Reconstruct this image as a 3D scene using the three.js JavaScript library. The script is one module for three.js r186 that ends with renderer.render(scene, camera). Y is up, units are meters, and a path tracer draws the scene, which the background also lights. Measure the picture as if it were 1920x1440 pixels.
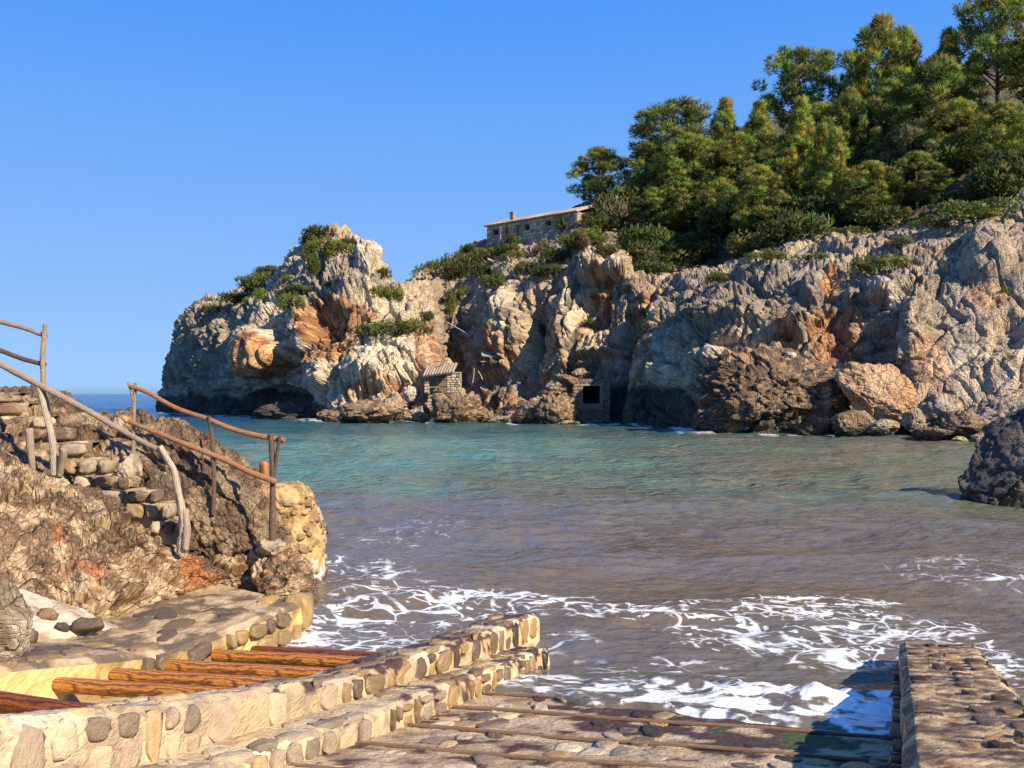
import * as THREE from 'three';
import { mergeGeometries } from 'three/addons/utils/BufferGeometryUtils.js';

// ---------- camera, sky, sun, exposure ----------
const scene = new THREE.Scene();
const EYE = 3, F = 1738, CX = 960, HY = 738;          // eye height in m, focal length and horizon of the photograph in its pixels
const camera = new THREE.PerspectiveCamera(2 * Math.atan(720 / F) * 180 / Math.PI, 4 / 3, 0.1, 20000);
camera.position.set(0, EYE, 0);
camera.lookAt(0, EYE, -10);
camera.setViewOffset(1920, 1440, 0, -18, 1920, 1440);

const renderer = new THREE.WebGLRenderer({ antialias: true });
renderer.toneMapping = THREE.LinearToneMapping;
renderer.toneMappingExposure = 1.84;
renderer.shadowMap.enabled = true;

const SUN = new THREE.Vector3(0.64, 0.57, 0.51).normalize();
{
  const w = 512, h = 256, a = new Float32Array(w * h * 4);
  const zen = [0.026, 0.112, 0.42], mid = [0.041, 0.174, 0.510], hor = [0.215, 0.350, 0.540], low = [0.10, 0.16, 0.24];
  for (let j = 0; j < h; j++) for (let i = 0; i < w; i++) {
    const el = ((j + 0.5) / h - 0.5) * Math.PI;
    const k = (j * w + i) * 4, e = Math.max(0, Math.sin(el));
    const t1 = Math.min(1, e / 0.40), t2 = Math.min(1, Math.max(0, (e - 0.40) / 0.55));
    const s1 = Math.pow(t1, 0.75);
    for (let c = 0; c < 3; c++) {
      let v = hor[c] + (mid[c] - hor[c]) * s1; v += (zen[c] - v) * t2 * 0.9;
      if (el < 0) v = hor[c] + (low[c] - hor[c]) * Math.min(1, -el * 6);
      a[k + c] = v;
    }
    a[k + 3] = 1;
  }
  const t = new THREE.DataTexture(a, w, h, THREE.RGBAFormat, THREE.FloatType);
  t.mapping = THREE.EquirectangularReflectionMapping; t.magFilter = THREE.LinearFilter; t.minFilter = THREE.LinearFilter;
  t.colorSpace = THREE.LinearSRGBColorSpace; t.needsUpdate = true;
  scene.background = t; scene.environment = t;
}
const sun = new THREE.DirectionalLight(new THREE.Color().setRGB(1, 0.87, 0.66), 5.0);
sun.position.copy(SUN).multiplyScalar(200).add(new THREE.Vector3(0, 0, -60));
sun.target.position.set(0, 0, -60); scene.add(sun, sun.target);
sun.castShadow = true; sun.shadow.mapSize.set(4096, 4096);
Object.assign(sun.shadow.camera, { left: -110, right: 110, top: 110, bottom: -110, near: 1, far: 500 });

// ---------- helpers ----------
const V = (x, y, z) => new THREE.Vector3(x, y, z);
const P = (px, py, d) => V((px - CX) / F * d, EYE + (HY - py) / F * d, -d);
const pxOf = p => [CX + F * p.x / -p.z, HY - F * (p.y - EYE) / -p.z];
function RNG(s) { let a = s >>> 0; return () => { a = (a + 0x6D2B79F5) | 0; let t = Math.imul(a ^ (a >>> 15), 1 | a); t = (t + Math.imul(t ^ (t >>> 7), 61 | t)) ^ t; return ((t ^ (t >>> 14)) >>> 0) / 4294967296; }; }
const sst = (a, b, x) => { const t = Math.min(1, Math.max(0, (x - a) / (b - a))); return t * t * (3 - 2 * t); };
const lerp = (a, b, t) => a + (b - a) * t;
const mix3 = (a, b, t) => [a[0] + (b[0] - a[0]) * t, a[1] + (b[1] - a[1]) * t, a[2] + (b[2] - a[2]) * t];
const hash = (x, y, z) => { let h = Math.imul(x, 374761393) + Math.imul(y, 668265263) + Math.imul(z, 2147483647 ^ 0x5bd1e995); h = Math.imul(h ^ (h >>> 13), 1274126177); return ((h ^ (h >>> 16)) >>> 0) / 4294967296; };
function noise(x, y, z) {                       // value noise, -1..1
  const xi = Math.floor(x), yi = Math.floor(y), zi = Math.floor(z);
  let u = x - xi, v = y - yi, w = z - zi; u = u * u * (3 - 2 * u); v = v * v * (3 - 2 * v); w = w * w * (3 - 2 * w);
  const a = lerp(lerp(hash(xi, yi, zi), hash(xi + 1, yi, zi), u), lerp(hash(xi, yi + 1, zi), hash(xi + 1, yi + 1, zi), u), v);
  const b = lerp(lerp(hash(xi, yi, zi + 1), hash(xi + 1, yi, zi + 1), u), lerp(hash(xi, yi + 1, zi + 1), hash(xi + 1, yi + 1, zi + 1), u), v);
  return lerp(a, b, w) * 2 - 1;
}
function fbm(x, y, z, o = 4) { let s = 0, a = 0.5; for (let i = 0; i < o; i++) { s += a * noise(x, y, z); x = x * 2.03 + 7.1; y = y * 2.03 + 3.7; z = z * 2.03 + 1.3; a *= 0.5; } return s; }
function ridged(x, y, z, o = 4) { let s = 0, a = 0.5; for (let i = 0; i < o; i++) { s += a * (1 - 2 * Math.abs(noise(x, y, z))); x = x * 2.1 + 5.1; y = y * 2.1 + 1.7; z = z * 2.1 + 9.3; a *= 0.5; } return s; }
const WO = { f1: 0, f2: 0, id: 0, x: 0, y: 0, z: 0, a: 0, b: 0 };
function worley(x, y, z) {
  const xi = Math.floor(x), yi = Math.floor(y), zi = Math.floor(z); let f1 = 9, f2 = 9, id = 0, ox = 0, oy = 0, oz = 0, oa = 0, ob = 0;
  for (let k = -1; k < 2; k++) for (let j = -1; j < 2; j++) for (let i = -1; i < 2; i++) {
    const cx = xi + i, cy = yi + j, cz = zi + k;
    const h1 = hash(cx, cy, cz), h2 = hash(cx + 131, cy + 17, cz + 71), h3 = hash(cx + 57, cy + 211, cz + 29);
    const dx = cx + h1 - x, dy = cy + h2 - y, dz = cz + h3 - z, d = dx * dx + dy * dy + dz * dz;
    if (d < f1) { f2 = f1; f1 = d; id = h1; ox = -dx; oy = -dy; oz = -dz; oa = h2; ob = h3; } else if (d < f2) f2 = d;
  }
  WO.f1 = Math.sqrt(f1); WO.f2 = Math.sqrt(f2); WO.id = id; WO.x = ox; WO.y = oy; WO.z = oz; WO.a = oa; WO.b = ob; return WO;
}
// one generation of fractured blocks: every block is a tilted facet, open joints between blocks
function blocks(x, y, z, step, tilt, joint) {
  const w = worley(x, y, z), i2 = (w.id * 7.31) % 1;
  return (w.id - 0.5) * step + tilt * ((w.a - 0.5) * w.x + (w.b - 0.5) * w.y + (i2 - 0.5) * w.z) * 2 - joint * (1 - sst(0, 0.10, w.f2 - w.f1));
}
const used = {};
function numbered(n) { const k = used[n] || 0; used[n] = k + 1; return k ? n + '_' + String(k).padStart(3, '0') : n; }
function sh(o) { o.castShadow = true; o.receiveShadow = true; return o; }
function mesh(name, geo, mat, parent = scene) { const m = sh(new THREE.Mesh(geo, mat)); m.name = parent === scene ? numbered(name) : name; parent.add(m); return m; }
function tag(o, label, category, group) { o.userData.label = label; o.userData.category = category; if (group) o.userData.group = group; return o; }
function thing(name, label, category, pos, group) { const g = new THREE.Group(); g.name = numbered(name); scene.add(g); if (pos) g.position.copy(pos); return tag(g, label, category, group); }
function struct(o, label, category) { o.userData.kind = 'structure'; if (label) o.userData.label = label; if (category) o.userData.category = category; return o; }
function shiftTo(g, p) { for (const c of g.children) { c.position.sub(p); } g.position.copy(p); return g; }   // give a group built in world space its own base

// ---------- tiling noise textures (fine relief and grain only) ----------
function tile(n, fn, color) {
  const a = new Uint8Array(n * n * 4);
  for (let j = 0; j < n; j++) for (let i = 0; i < n; i++) { const v = fn(i / n, j / n), k = (j * n + i) * 4; for (let c = 0; c < 3; c++) a[k + c] = Math.max(0, Math.min(255, (v.length ? v[c] : v) * 255)); a[k + 3] = 255; }
  const t = new THREE.DataTexture(a, n, n); t.wrapS = t.wrapT = THREE.RepeatWrapping; t.magFilter = THREE.LinearFilter; t.minFilter = THREE.LinearMipmapLinearFilter; t.generateMipmaps = true;
  if (color) t.colorSpace = THREE.SRGBColorSpace; t.needsUpdate = true; return t;
}
const tor = (u, v, r) => { const a = u * 6.28318, b = v * 6.28318; return [Math.cos(a) * r, Math.sin(a) * r + Math.cos(b) * r * 1.0, Math.sin(b) * r]; };
const pnoise = (u, v, f, s) => {                 // periodic value noise
  const x = u * f, y = v * f, xi = Math.floor(x), yi = Math.floor(y); let a = x - xi, b = y - yi; a = a * a * (3 - 2 * a); b = b * b * (3 - 2 * b);
  const m = (i, j) => hash(((i % f) + f) % f, ((j % f) + f) % f, s);
  return lerp(lerp(m(xi, yi), m(xi + 1, yi), a), lerp(m(xi, yi + 1), m(xi + 1, yi + 1), a), b);
};
const pf = (u, v, f, s, o) => { let t = 0, a = 0.5, n = 0; for (let i = 0; i < o; i++) { t += a * pnoise(u, v, f, s + i); n += a; f *= 2; a *= 0.55; } return t / n; };
const bumpRock = tile(512, (u, v) => { const r = 1 - Math.abs(2 * pf(u, v, 6, 3, 5) - 1); return 0.55 * pf(u, v, 8, 20, 6) + 0.45 * r; });
const pcell = (u, v, f, s) => {                   // periodic cells: tilted facets with cracks between
  const x = u * f, y = v * f, xi = Math.floor(x), yi = Math.floor(y); let f1 = 9, f2 = 9, t = 0;
  for (let j = -1; j < 2; j++) for (let i = -1; i < 2; i++) { const cx = ((xi + i) % f + f) % f, cy = ((yi + j) % f + f) % f, h1 = hash(cx, cy, s), h2 = hash(cx, cy, s + 50), h3 = hash(cx, cy, s + 90); const dx = xi + i + h1 - x, dy = yi + j + h2 - y, d = Math.sqrt(dx * dx + dy * dy); if (d < f1) { f2 = f1; f1 = d; t = 0.5 + (h3 - 0.5) * 0.7 + ((h1 - 0.5) * dx + (h2 - 0.5) * dy) * 0.9; } else if (d < f2) f2 = d; }
  return t - 0.5 * (1 - sst(0, 0.12, f2 - f1));
};
const bumpCrack = tile(1024, (u, v) => { const wu = u + 0.02 * (pf(u, v, 8, 61, 3) - 0.5), wv = v + 0.02 * (pf(u, v, 8, 65, 3) - 0.5); return 0.12 + 0.34 * pcell(wu, wv, 7, 1) + 0.24 * pcell(wu, wv, 19, 2) + 0.14 * pcell(wu, wv, 47, 3) + 0.22 * pf(u, v, 30, 71, 5); });
const bumpGrit = tile(512, (u, v) => 0.6 * pf(u, v, 24, 41, 5) + 0.4 * pf(u, v, 6, 57, 4));
const bumpWood = tile(256, (u, v) => { const w = pf(u, v, 4, 77, 3); return 0.5 + 0.3 * Math.sin((v * 14 + w * 3) * 6.283) + 0.3 * (pf(u * 1, v, 32, 5, 3) - 0.5); });
const rep = (t, x, y) => { const c = t.clone(); c.repeat.set(x, y ?? x); c.needsUpdate = true; return c; };

const matCliff = new THREE.MeshStandardMaterial({ vertexColors: true, roughness: 0.93, bumpMap: rep(bumpCrack, 0.14), bumpScale: 0.6 });
const matRock = new THREE.MeshStandardMaterial({ vertexColors: true, roughness: 0.80, bumpMap: rep(bumpCrack, 0.5), bumpScale: 0.12 });
const matWet = new THREE.MeshStandardMaterial({ vertexColors: true, roughness: 0.5, bumpMap: rep(bumpCrack, 0.33), bumpScale: 0.13 });
const matWetStone = new THREE.MeshStandardMaterial({ vertexColors: true, roughness: 0.5, bumpMap: rep(bumpRock, 1.2), bumpScale: 0.04 });
const matMortar = new THREE.MeshStandardMaterial({ vertexColors: true, roughness: 0.82, bumpMap: rep(bumpGrit, 1.5), bumpScale: 0.03 });

// ---------- surfaces laid through measured points ----------
function cr(a, b, c, d, t) { return 0.5 * (2 * b + (c - a) * t + (2 * a - 5 * b + 4 * c - d) * t * t + (3 * b - a - 3 * c + d) * t * t * t); }
function spline(list, t) { const n = list.length - 1, i = Math.min(n - 1, Math.max(0, Math.floor(t))), f = t - i; const a = list[Math.max(0, i - 1)], b = list[i], c = list[i + 1], d = list[Math.min(n, i + 2)]; return V(cr(a.x, b.x, c.x, d.x, f), cr(a.y, b.y, c.y, d.y, f), cr(a.z, b.z, c.z, d.z, f)); }
// base(u,v) -> point, disp(p, n, px, py) -> metres along the normal, color(p, n, px, py, h) -> linear rgb
function surface(nu, nv, base, disp, color, flip) {
  const N = nu * nv, pos = new Float32Array(N * 3), col = new Float32Array(N * 3), uv = new Float32Array(N * 2), pts = [];
  for (let i = 0; i < nu; i++) for (let j = 0; j < nv; j++) pts.push(base(i / (nu - 1), j / (nv - 1)));
  const at = (i, j) => pts[Math.min(nu - 1, Math.max(0, i)) * nv + Math.min(nv - 1, Math.max(0, j))];
  const du = V(), dv = V(), n = V();
  const rowLen = new Float32Array(nv);
  for (let i = 0; i < nu; i++) {
    let acc = 0;
    for (let j = 0; j < nv; j++) {
      const p = at(i, j), k = i * nv + j;
      du.subVectors(at(i + 2, j), at(i - 2, j)); dv.subVectors(at(i, j + 2), at(i, j - 2)); n.crossVectors(du, dv).normalize(); if (flip) n.negate();
      if (j) acc += p.distanceTo(at(i, j - 1)); if (i) rowLen[j] += p.distanceTo(at(i - 1, j));
      const q = pxOf(p), h = disp ? disp(p, n, q[0], q[1]) : 0;
      pos[k * 3] = p.x + n.x * h; pos[k * 3 + 1] = p.y + n.y * h; pos[k * 3 + 2] = p.z + n.z * h;
      uv[k * 2] = rowLen[j]; uv[k * 2 + 1] = acc;
      const c = color(p, n, q[0], q[1], h); col[k * 3] = c[0]; col[k * 3 + 1] = c[1]; col[k * 3 + 2] = c[2];
    }
  }
  const idx = [];
  for (let i = 0; i < nu - 1; i++) for (let j = 0; j < nv - 1; j++) { const a = i * nv + j, b = a + nv; if (flip) idx.push(a, a + 1, b, b, a + 1, b + 1); else idx.push(a, b, a + 1, b, b + 1, a + 1); }
  const g = new THREE.BufferGeometry();
  g.setAttribute('position', new THREE.BufferAttribute(pos, 3)); g.setAttribute('color', new THREE.BufferAttribute(col, 3)); g.setAttribute('uv', new THREE.BufferAttribute(uv, 2));
  g.setIndex(idx); g.computeVertexNormals(); return g;
}
function through(cols, backs) {                  // cols: lists of [px, py, depth]; backs: extra points behind the last one
  const C = cols.map(c => { const l = c.map(a => P(...a)); const e = l[l.length - 1]; for (const b of backs || []) l.push(V(e.x + b[0], e.y + b[1], e.z + b[2])); return l; });
  const n = C.length - 1, m = C[0].length - 1;
  return (u, v) => { const t = u * n, i = Math.min(n - 1, Math.floor(t)), f = t - i; const g = k => spline(C[Math.min(n, Math.max(0, k))], v * m); const a = g(i - 1), b = g(i), c = g(i + 1), d = g(i + 2); return V(cr(a.x, b.x, c.x, d.x, f), cr(a.y, b.y, c.y, d.y, f), cr(a.z, b.z, c.z, d.z, f)); };
}
function pick(geo, px, py) {                     // the point of a finished surface that is seen at px, py from the eye
  const a = geo.attributes.position.array; let best = null, bd = 1e9;
  for (let k = 0; k < a.length; k += 3) { const d = -a[k + 2]; const x = CX + F * a[k] / d - px, y = HY - F * (a[k + 1] - EYE) / d - py; const e = x * x + y * y + d * 0.25; if (e < bd) { bd = e; best = k; } }
  return V(a[best], a[best + 1], a[best + 2]);
}
const spot = (list, px, py, w) => { let s = 0; for (const [x, y, rx, ry, a] of list) { const e = ((px - x) / rx) ** 2 + ((py - y) / ry) ** 2; if (e < 1) { const f = (1 - e); s += a * f * f * (3 - 2 * f) * 1; } } return s; };
const spotMax = (list, px, py, w) => { let s = 0; for (const [x, y, rx, ry, a] of list) { const e = Math.sqrt(((px - x) / rx) ** 2 + ((py - y) / ry) ** 2) + w; s = Math.max(s, a * (1 - sst(0.72, 1.08, e))); } return s; };

// ---------- far cliffs ----------
// jointed limestone: rounded blocks with open cracks between them, flutes, pitting
function limestone(p, sx, sy, sz, A, B, C) {
  const wx = p.x + 1.6 * fbm(p.x * 0.16, p.y * 0.16, p.z * 0.16, 3), wy = p.y + 1.6 * fbm(p.x * 0.16 + 31, p.y * 0.16, p.z * 0.16, 3), wz = p.z + 1.2 * fbm(p.x * 0.16, p.y * 0.16 + 17, p.z * 0.16, 3);
  let h = A * (blocks(wx * sx, wy * sy, wz * sz, 0.34, 0.36, 0.30) - 0.30 * WO.f1 * WO.f1 + 0.9 * fbm(p.x * 0.13, p.y * 0.13, p.z * 0.13 + 60, 3));
  h += B * blocks(wx * sx * 2.6 + 11, wy * sy * 2.4, wz * sz * 2.6 + 5, 0.42, 0.45, 0.42) - B * 0.30 * WO.f1 * WO.f1;
  h += B * 0.30 * blocks(wx * sx * 6.3 + 3, wy * sy * 5.2, wz * sz * 6.3, 0.55, 0.6, 0.5);
  h += C * (0.55 * ridged(wx * 0.36 + wy * 0.11, wy * 0.30 - wx * 0.1, wz * 0.36, 4) + 0.9 * fbm(wx * 1.7, wy * 1.5, wz * 1.7, 3));
  return h;
}
const CREAM = [0.60, 0.47, 0.31], WARM = [0.42, 0.305, 0.19], GREY = [0.29, 0.235, 0.175], DGREY = [0.115, 0.088, 0.066], RUST = [0.37, 0.125, 0.040], OCHRE = [0.52, 0.27, 0.09], TIDE_SHADE = [0.058, 0.044, 0.032], PALE = [0.72, 0.585, 0.41], SOIL = [0.20, 0.12, 0.065];  // the tidal black doubles as painted shade at cliff feet
function rockColor(p, n, px, py, o) {
  const a = fbm(p.x * 0.11, p.y * 0.11, p.z * 0.11, 4), b = fbm(p.x * 0.5 + 9, p.y * 0.35, p.z * 0.5, 4), f = fbm(p.x * 1.9, p.y * 1.3, p.z * 1.9 + 4, 3);
  const w = 0.28 * b + 0.22 * f;
  let c = mix3(o.base, o.alt, sst(-0.25, 0.3, a + 0.5 * b));
  c = mix3(c, GREY, (o.grey ?? 0.4) * sst(-0.05, 0.25, b + 0.6 * f - 0.3 * a));
  if (o.greyS) c = mix3(c, mix3(GREY, DGREY, sst(-0.2, 0.3, b)), spotMax(o.greyS, px, py, w));
  if (o.pale) c = mix3(c, PALE, spotMax(o.pale, px, py, w) * (0.7 + 0.4 * f));
  if (o.rust) c = mix3(c, mix3(RUST, OCHRE, sst(-0.2, 0.25, f + 0.4 * b)), spotMax(o.rust, px, py, w * 1.2) * 0.9);
  // dark streaks where water runs down the face
  const st = fbm(p.x * 0.9, p.y * 0.06, p.z * 0.9 + 40, 3);
  c = mix3(c, DGREY, (o.streak ?? 0.35) * sst(0.16, 0.34, st) * sst(-0.2, 0.2, a + b));
  const k = 1 + 0.75 * f + 0.4 * b; c = [c[0] * k, c[1] * k, c[2] * k];
  // black lichen and weed at the waterline, ragged top; raised in places as painted shade
  const tideShade = (o.tideShade ?? 1.5) + 0.9 * b + 1.0 * a + 0.5 * f;
  if (p.y < tideShade + 0.4) c = mix3(c, TIDE_SHADE, 0.93 * (1 - sst(tideShade - 0.25, tideShade + 0.3, p.y)));
  if (o.soil) c = mix3(c, SOIL, o.soil * sst(0.0, 0.3, b - 0.3 * a));
  return c;
}
const HEAD = [
  [[335, 790, 172], [335, 770, 172], [335, 745, 172], [336, 700, 172], [342, 650, 170], [354, 610, 166], [374, 574, 160]],
  [[293, 788, 150], [293, 773, 150], [296, 748, 150], [304, 700, 150], [320, 650, 150], [344, 603, 149], [372, 572, 148]],
  [[330, 790, 138], [330, 777, 138], [332, 750, 138], [338, 700, 138.5], [346, 650, 140], [364, 605, 142], [398, 565, 146]],
  [[385, 793, 127], [385, 779, 127], [388, 752, 128], [392, 700, 129], [400, 645, 131], [412, 602, 134], [442, 548, 142]],
  [[440, 795, 121], [440, 781, 122], [440, 750, 125], [442, 705, 124], [446, 650, 123], [455, 600, 126], [485, 527, 139]],
  [[490, 797, 121], [490, 784, 120.5], [490, 752, 121], [486, 712, 117], [482, 655, 114], [493, 592, 119], [528, 498, 135]],
  [[540, 800, 112], [540, 787, 112.5], [540, 755, 114.5], [540, 712, 112], [538, 650, 111], [545, 580, 115], [570, 466, 131]],
  [[592, 803, 101], [592, 789, 102], [592, 757, 103.5], [590, 705, 105], [590, 645, 107], [596, 570, 112], [606, 448, 128]],
  [[642, 804, 98], [642, 790, 99], [642, 755, 100], [642, 700, 102], [645, 640, 105], [650, 565, 110], [655, 457, 124]],
  [[690, 804, 97], [690, 790, 98], [690, 750, 99.5], [692, 690, 101.5], [694, 630, 105], [698, 560, 110], [693, 466, 120]],
  [[730, 804, 96.5], [730, 790, 97.5], [730, 750, 99], [732, 690, 101.5], [734, 630, 105], [733, 580, 109], [722, 520, 116]],
  [[775, 804, 96], [775, 790, 97], [775, 750, 99], [777, 690, 101], [782, 630, 105], [783, 580, 109], [768, 523, 117]],
  [[808, 800, 98], [805, 785, 98], [805, 745, 100], [812, 690, 102], [822, 640, 106], [826, 590, 110], [815, 533, 119]],
  [[835, 795, 108], [835, 780, 108], [835, 740, 109], [840, 690, 111], [845, 640, 114], [845, 590, 117], [838, 545, 122]],
];
const headBulge = [[482, 660, 48, 48, 2.6], [560, 610, 26, 70, 1.6], [505, 746, 90, 24, -1.8], [610, 600, 45, 45, -2.0], [730, 690, 90, 60, 1.6], [690, 700, 24, 20, 0.8], [600, 700, 26, 30, 1.0], [700, 735, 22, 10, -1.2], [540, 690, 22, 50, -1.5], [690, 480, 30, 30, 1.6], [665, 540, 45, 25, 1.6], [740, 545, 30, 15, 0.8], [425, 640, 18, 70, -1.4]];
const headGeo = surface(390, 300, through(HEAD, [[1, 0.3, -4], [3, -8, -12], [5, -30, -18]]),
  (p, n, px, py) => limestone(p, 0.19, 0.16, 0.19, 2.1, 0.95, 0.55) + spot(headBulge, px, py),
  (p, n, px, py) => rockColor(p, n, px, py, {
    base: CREAM, alt: [0.48, 0.35, 0.22], grey: 0.3, tideShade: 0.8 + 2.0 * (1 - sst(540, 640, px)), streak: 0.3,
    greyS: [[350, 680, 75, 150, 0.6], [640, 520, 90, 45, 0.55], [420, 580, 60, 50, 0.4], [560, 540, 60, 50, 0.6]],
    pale: [[720, 690, 100, 70, 0.75], [690, 480, 40, 40, 0.8], [470, 650, 40, 30, 0.6], [740, 560, 60, 40, 0.5], [560, 620, 25, 60, 0.45]],
    rust: [[620, 610, 55, 62, 1.0], [500, 672, 42, 38, 0.95], [600, 668, 70, 16, 0.9], [700, 730, 70, 16, 0.8], [515, 690, 34, 26, 0.7], [660, 590, 50, 18, 0.8], [800, 650, 24, 60, 0.7]],
  }));
struct(mesh('headland', headGeo, matCliff), 'cream and rust limestone headland jutting into the open sea, cave at its waterline', 'headland');

const MID = [
  [[770, 802, 118], [770, 785, 118], [770, 740, 119], [770, 690, 120], [772, 630, 121], [775, 575, 122], [775, 545, 124], [772, 524, 129]],
  [[830, 800, 104], [830, 784, 105], [830, 752, 108], [832, 700, 111], [835, 650, 113], [838, 590, 116], [835, 548, 121], [822, 505, 130]],
  [[870, 800, 101], [870, 786, 102], [868, 757, 106], [866, 705, 110], [866, 645, 113], [868, 588, 116], [865, 535, 121], [860, 478, 131]],
  [[915, 798, 99], [915, 787, 100], [912, 762, 104], [904, 700, 108], [903, 630, 110], [910, 552, 112], [915, 505, 119], [910, 462, 128]],
  [[970, 800, 97], [970, 789, 98], [970, 766, 101], [968, 700, 105], [963, 610, 107], [967, 516, 109], [965, 482, 117], [962, 458, 125]],
  [[1030, 800, 95], [1030, 789, 96], [1030, 762, 99], [1030, 690, 102], [1030, 600, 104], [1035, 502, 106], [1030, 468, 115], [1027, 436, 123]],
  [[1090, 802, 92], [1090, 791, 94], [1090, 762, 97], [1090, 690, 100], [1090, 590, 102], [1098, 478, 104], [1095, 442, 113], [1088, 398, 126]],
  [[1150, 803, 91], [1150, 791, 92.5], [1150, 757, 95], [1148, 690, 98], [1148, 590, 100], [1150, 477, 102], [1150, 432, 112], [1150, 372, 128]],
  [[1200, 804, 91], [1200, 791, 92], [1200, 756, 94], [1200, 690, 96], [1205, 600, 98], [1202, 526, 100], [1215, 462, 111], [1230, 325, 128]],
  [[1290, 804, 90], [1290, 792, 91], [1290, 756, 93], [1290, 690, 95], [1290, 610, 96], [1290, 532, 97], [1300, 452, 110], [1310, 290, 128]],
];
const midBulge = [[950, 610, 45, 100, 2.0], [1060, 600, 22, 110, 1.4], [1005, 640, 14, 110, -1.6], [1110, 590, 40, 40, -1.2], [1150, 500, 40, 22, 1.8], [1105, 490, 30, 40, 1.0], [1130, 665, 55, 12, 1.6], [1020, 735, 50, 30, -3.0], [1090, 690, 40, 14, 1.2], [930, 690, 50, 24, 1.5], [1185, 640, 20, 90, -1.6]];
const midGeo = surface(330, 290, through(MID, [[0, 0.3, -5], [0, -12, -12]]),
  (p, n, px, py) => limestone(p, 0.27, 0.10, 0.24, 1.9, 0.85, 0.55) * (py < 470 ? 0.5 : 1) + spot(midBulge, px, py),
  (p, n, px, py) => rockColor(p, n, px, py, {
    base: WARM, alt: [0.47, 0.325, 0.19], grey: 0.6, tideShade: 1.2 + 2.4 * sst(960, 1120, px), streak: 0.85, soil: py < 470 ? 0.5 : 0,  // band raised rightward puts the shade of the cliff foot into the colour
    greyS: [[1100, 740, 120, 60, 0.75], [980, 745, 70, 40, 0.6], [1130, 560, 55, 60, 0.45]],  // the two low spots also paint the shaded rocks at the foot
    pale: [[940, 600, 40, 80, 0.6], [1060, 580, 30, 80, 0.5], [790, 540, 40, 25, 0.6], [1160, 500, 40, 26, 0.5]],
    rust: [[1120, 540, 22, 60, 0.8], [1205, 600, 26, 60, 0.9], [930, 660, 50, 40, 0.6], [1040, 640, 24, 70, 0.5], [860, 660, 26, 40, 0.8], [1090, 700, 30, 22, 0.5], [950, 760, 120, 22, 0.55]],
  }));
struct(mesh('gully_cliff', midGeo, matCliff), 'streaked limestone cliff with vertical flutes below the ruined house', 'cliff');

const RIGHT = [
  [[1200, 805, 97], [1200, 785, 97], [1200, 750, 97], [1202, 690, 98], [1220, 620, 99], [1258, 562, 100], [1295, 525, 104]],
  [[1172, 806, 86], [1172, 794, 88], [1174, 745, 88.5], [1182, 680, 89.5], [1208, 610, 91], [1248, 552, 93], [1290, 510, 100]],
  [[1230, 810, 82], [1230, 799, 84], [1230, 745, 85], [1232, 680, 86], [1245, 600, 88], [1278, 548, 90], [1335, 495, 98]],
  [[1300, 820, 75], [1300, 804, 77], [1300, 750, 79], [1300, 690, 80], [1305, 610, 82], [1322, 548, 85], [1385, 484, 95]],
  [[1380, 825, 71], [1380, 808, 73], [1380, 750, 75], [1380, 690, 77], [1385, 610, 79], [1392, 543, 82], [1442, 472, 93]],
  [[1460, 828, 69], [1460, 810, 71], [1460, 750, 73.5], [1460, 690, 75], [1460, 605, 77], [1465, 524, 80], [1502, 458, 92]],
  [[1540, 828, 68], [1540, 812, 69], [1540, 750, 72], [1540, 690, 74], [1540, 600, 75.5], [1542, 512, 79], [1572, 443, 91]],
  [[1620, 830, 67], [1620, 812, 69], [1620, 750, 72], [1620, 690, 73.5], [1620, 600, 75], [1620, 508, 77.5], [1642, 432, 90]],
  [[1680, 832, 66], [1680, 812, 68], [1680, 750, 71.5], [1680, 690, 72.6], [1682, 600, 73.6], [1690, 500, 76], [1712, 424, 88]],
  [[1712, 834, 64], [1712, 814, 65.5], [1708, 760, 67], [1704, 690, 68.5], [1708, 600, 71], [1725, 490, 76], [1752, 418, 87]],
  [[1760, 835, 63], [1760, 815, 64], [1760, 762, 65.5], [1760, 690, 68], [1760, 600, 71], [1775, 480, 76], [1795, 410, 86]],
  [[1840, 836, 61], [1840, 816, 62.5], [1840, 766, 64], [1840, 695, 66.5], [1840, 595, 70], [1845, 470, 75], [1852, 400, 84]],
  [[1930, 840, 59], [1930, 818, 61], [1930, 772, 62.5], [1930, 705, 65], [1930, 590, 69], [1932, 450, 74], [1935, 352, 83]],
  [[2080, 845, 56], [2080, 825, 58], [2080, 775, 59], [2080, 700, 62], [2080, 580, 66], [2080, 430, 70], [2085, 300, 80]],
];
const rightBulge = [[1330, 590, 45, 30, 1.4], [1345, 680, 60, 36, 1.6], [1400, 590, 50, 30, 1.2], [1500, 605, 26, 28, 1.3], [1520, 540, 28, 30, 1.4], [1570, 640, 30, 60, -1.3], [1600, 560, 22, 40, 1.0], [1655, 545, 40, 26, 1.2], [1440, 690, 70, 20, 1.2], [1240, 700, 30, 80, 1.0], [1850, 480, 60, 60, 1.4], [1640, 660, 50, 60, -0.5], [1480, 660, 16, 50, -1.2], [1890, 620, 40, 40, -1.0]];
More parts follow.
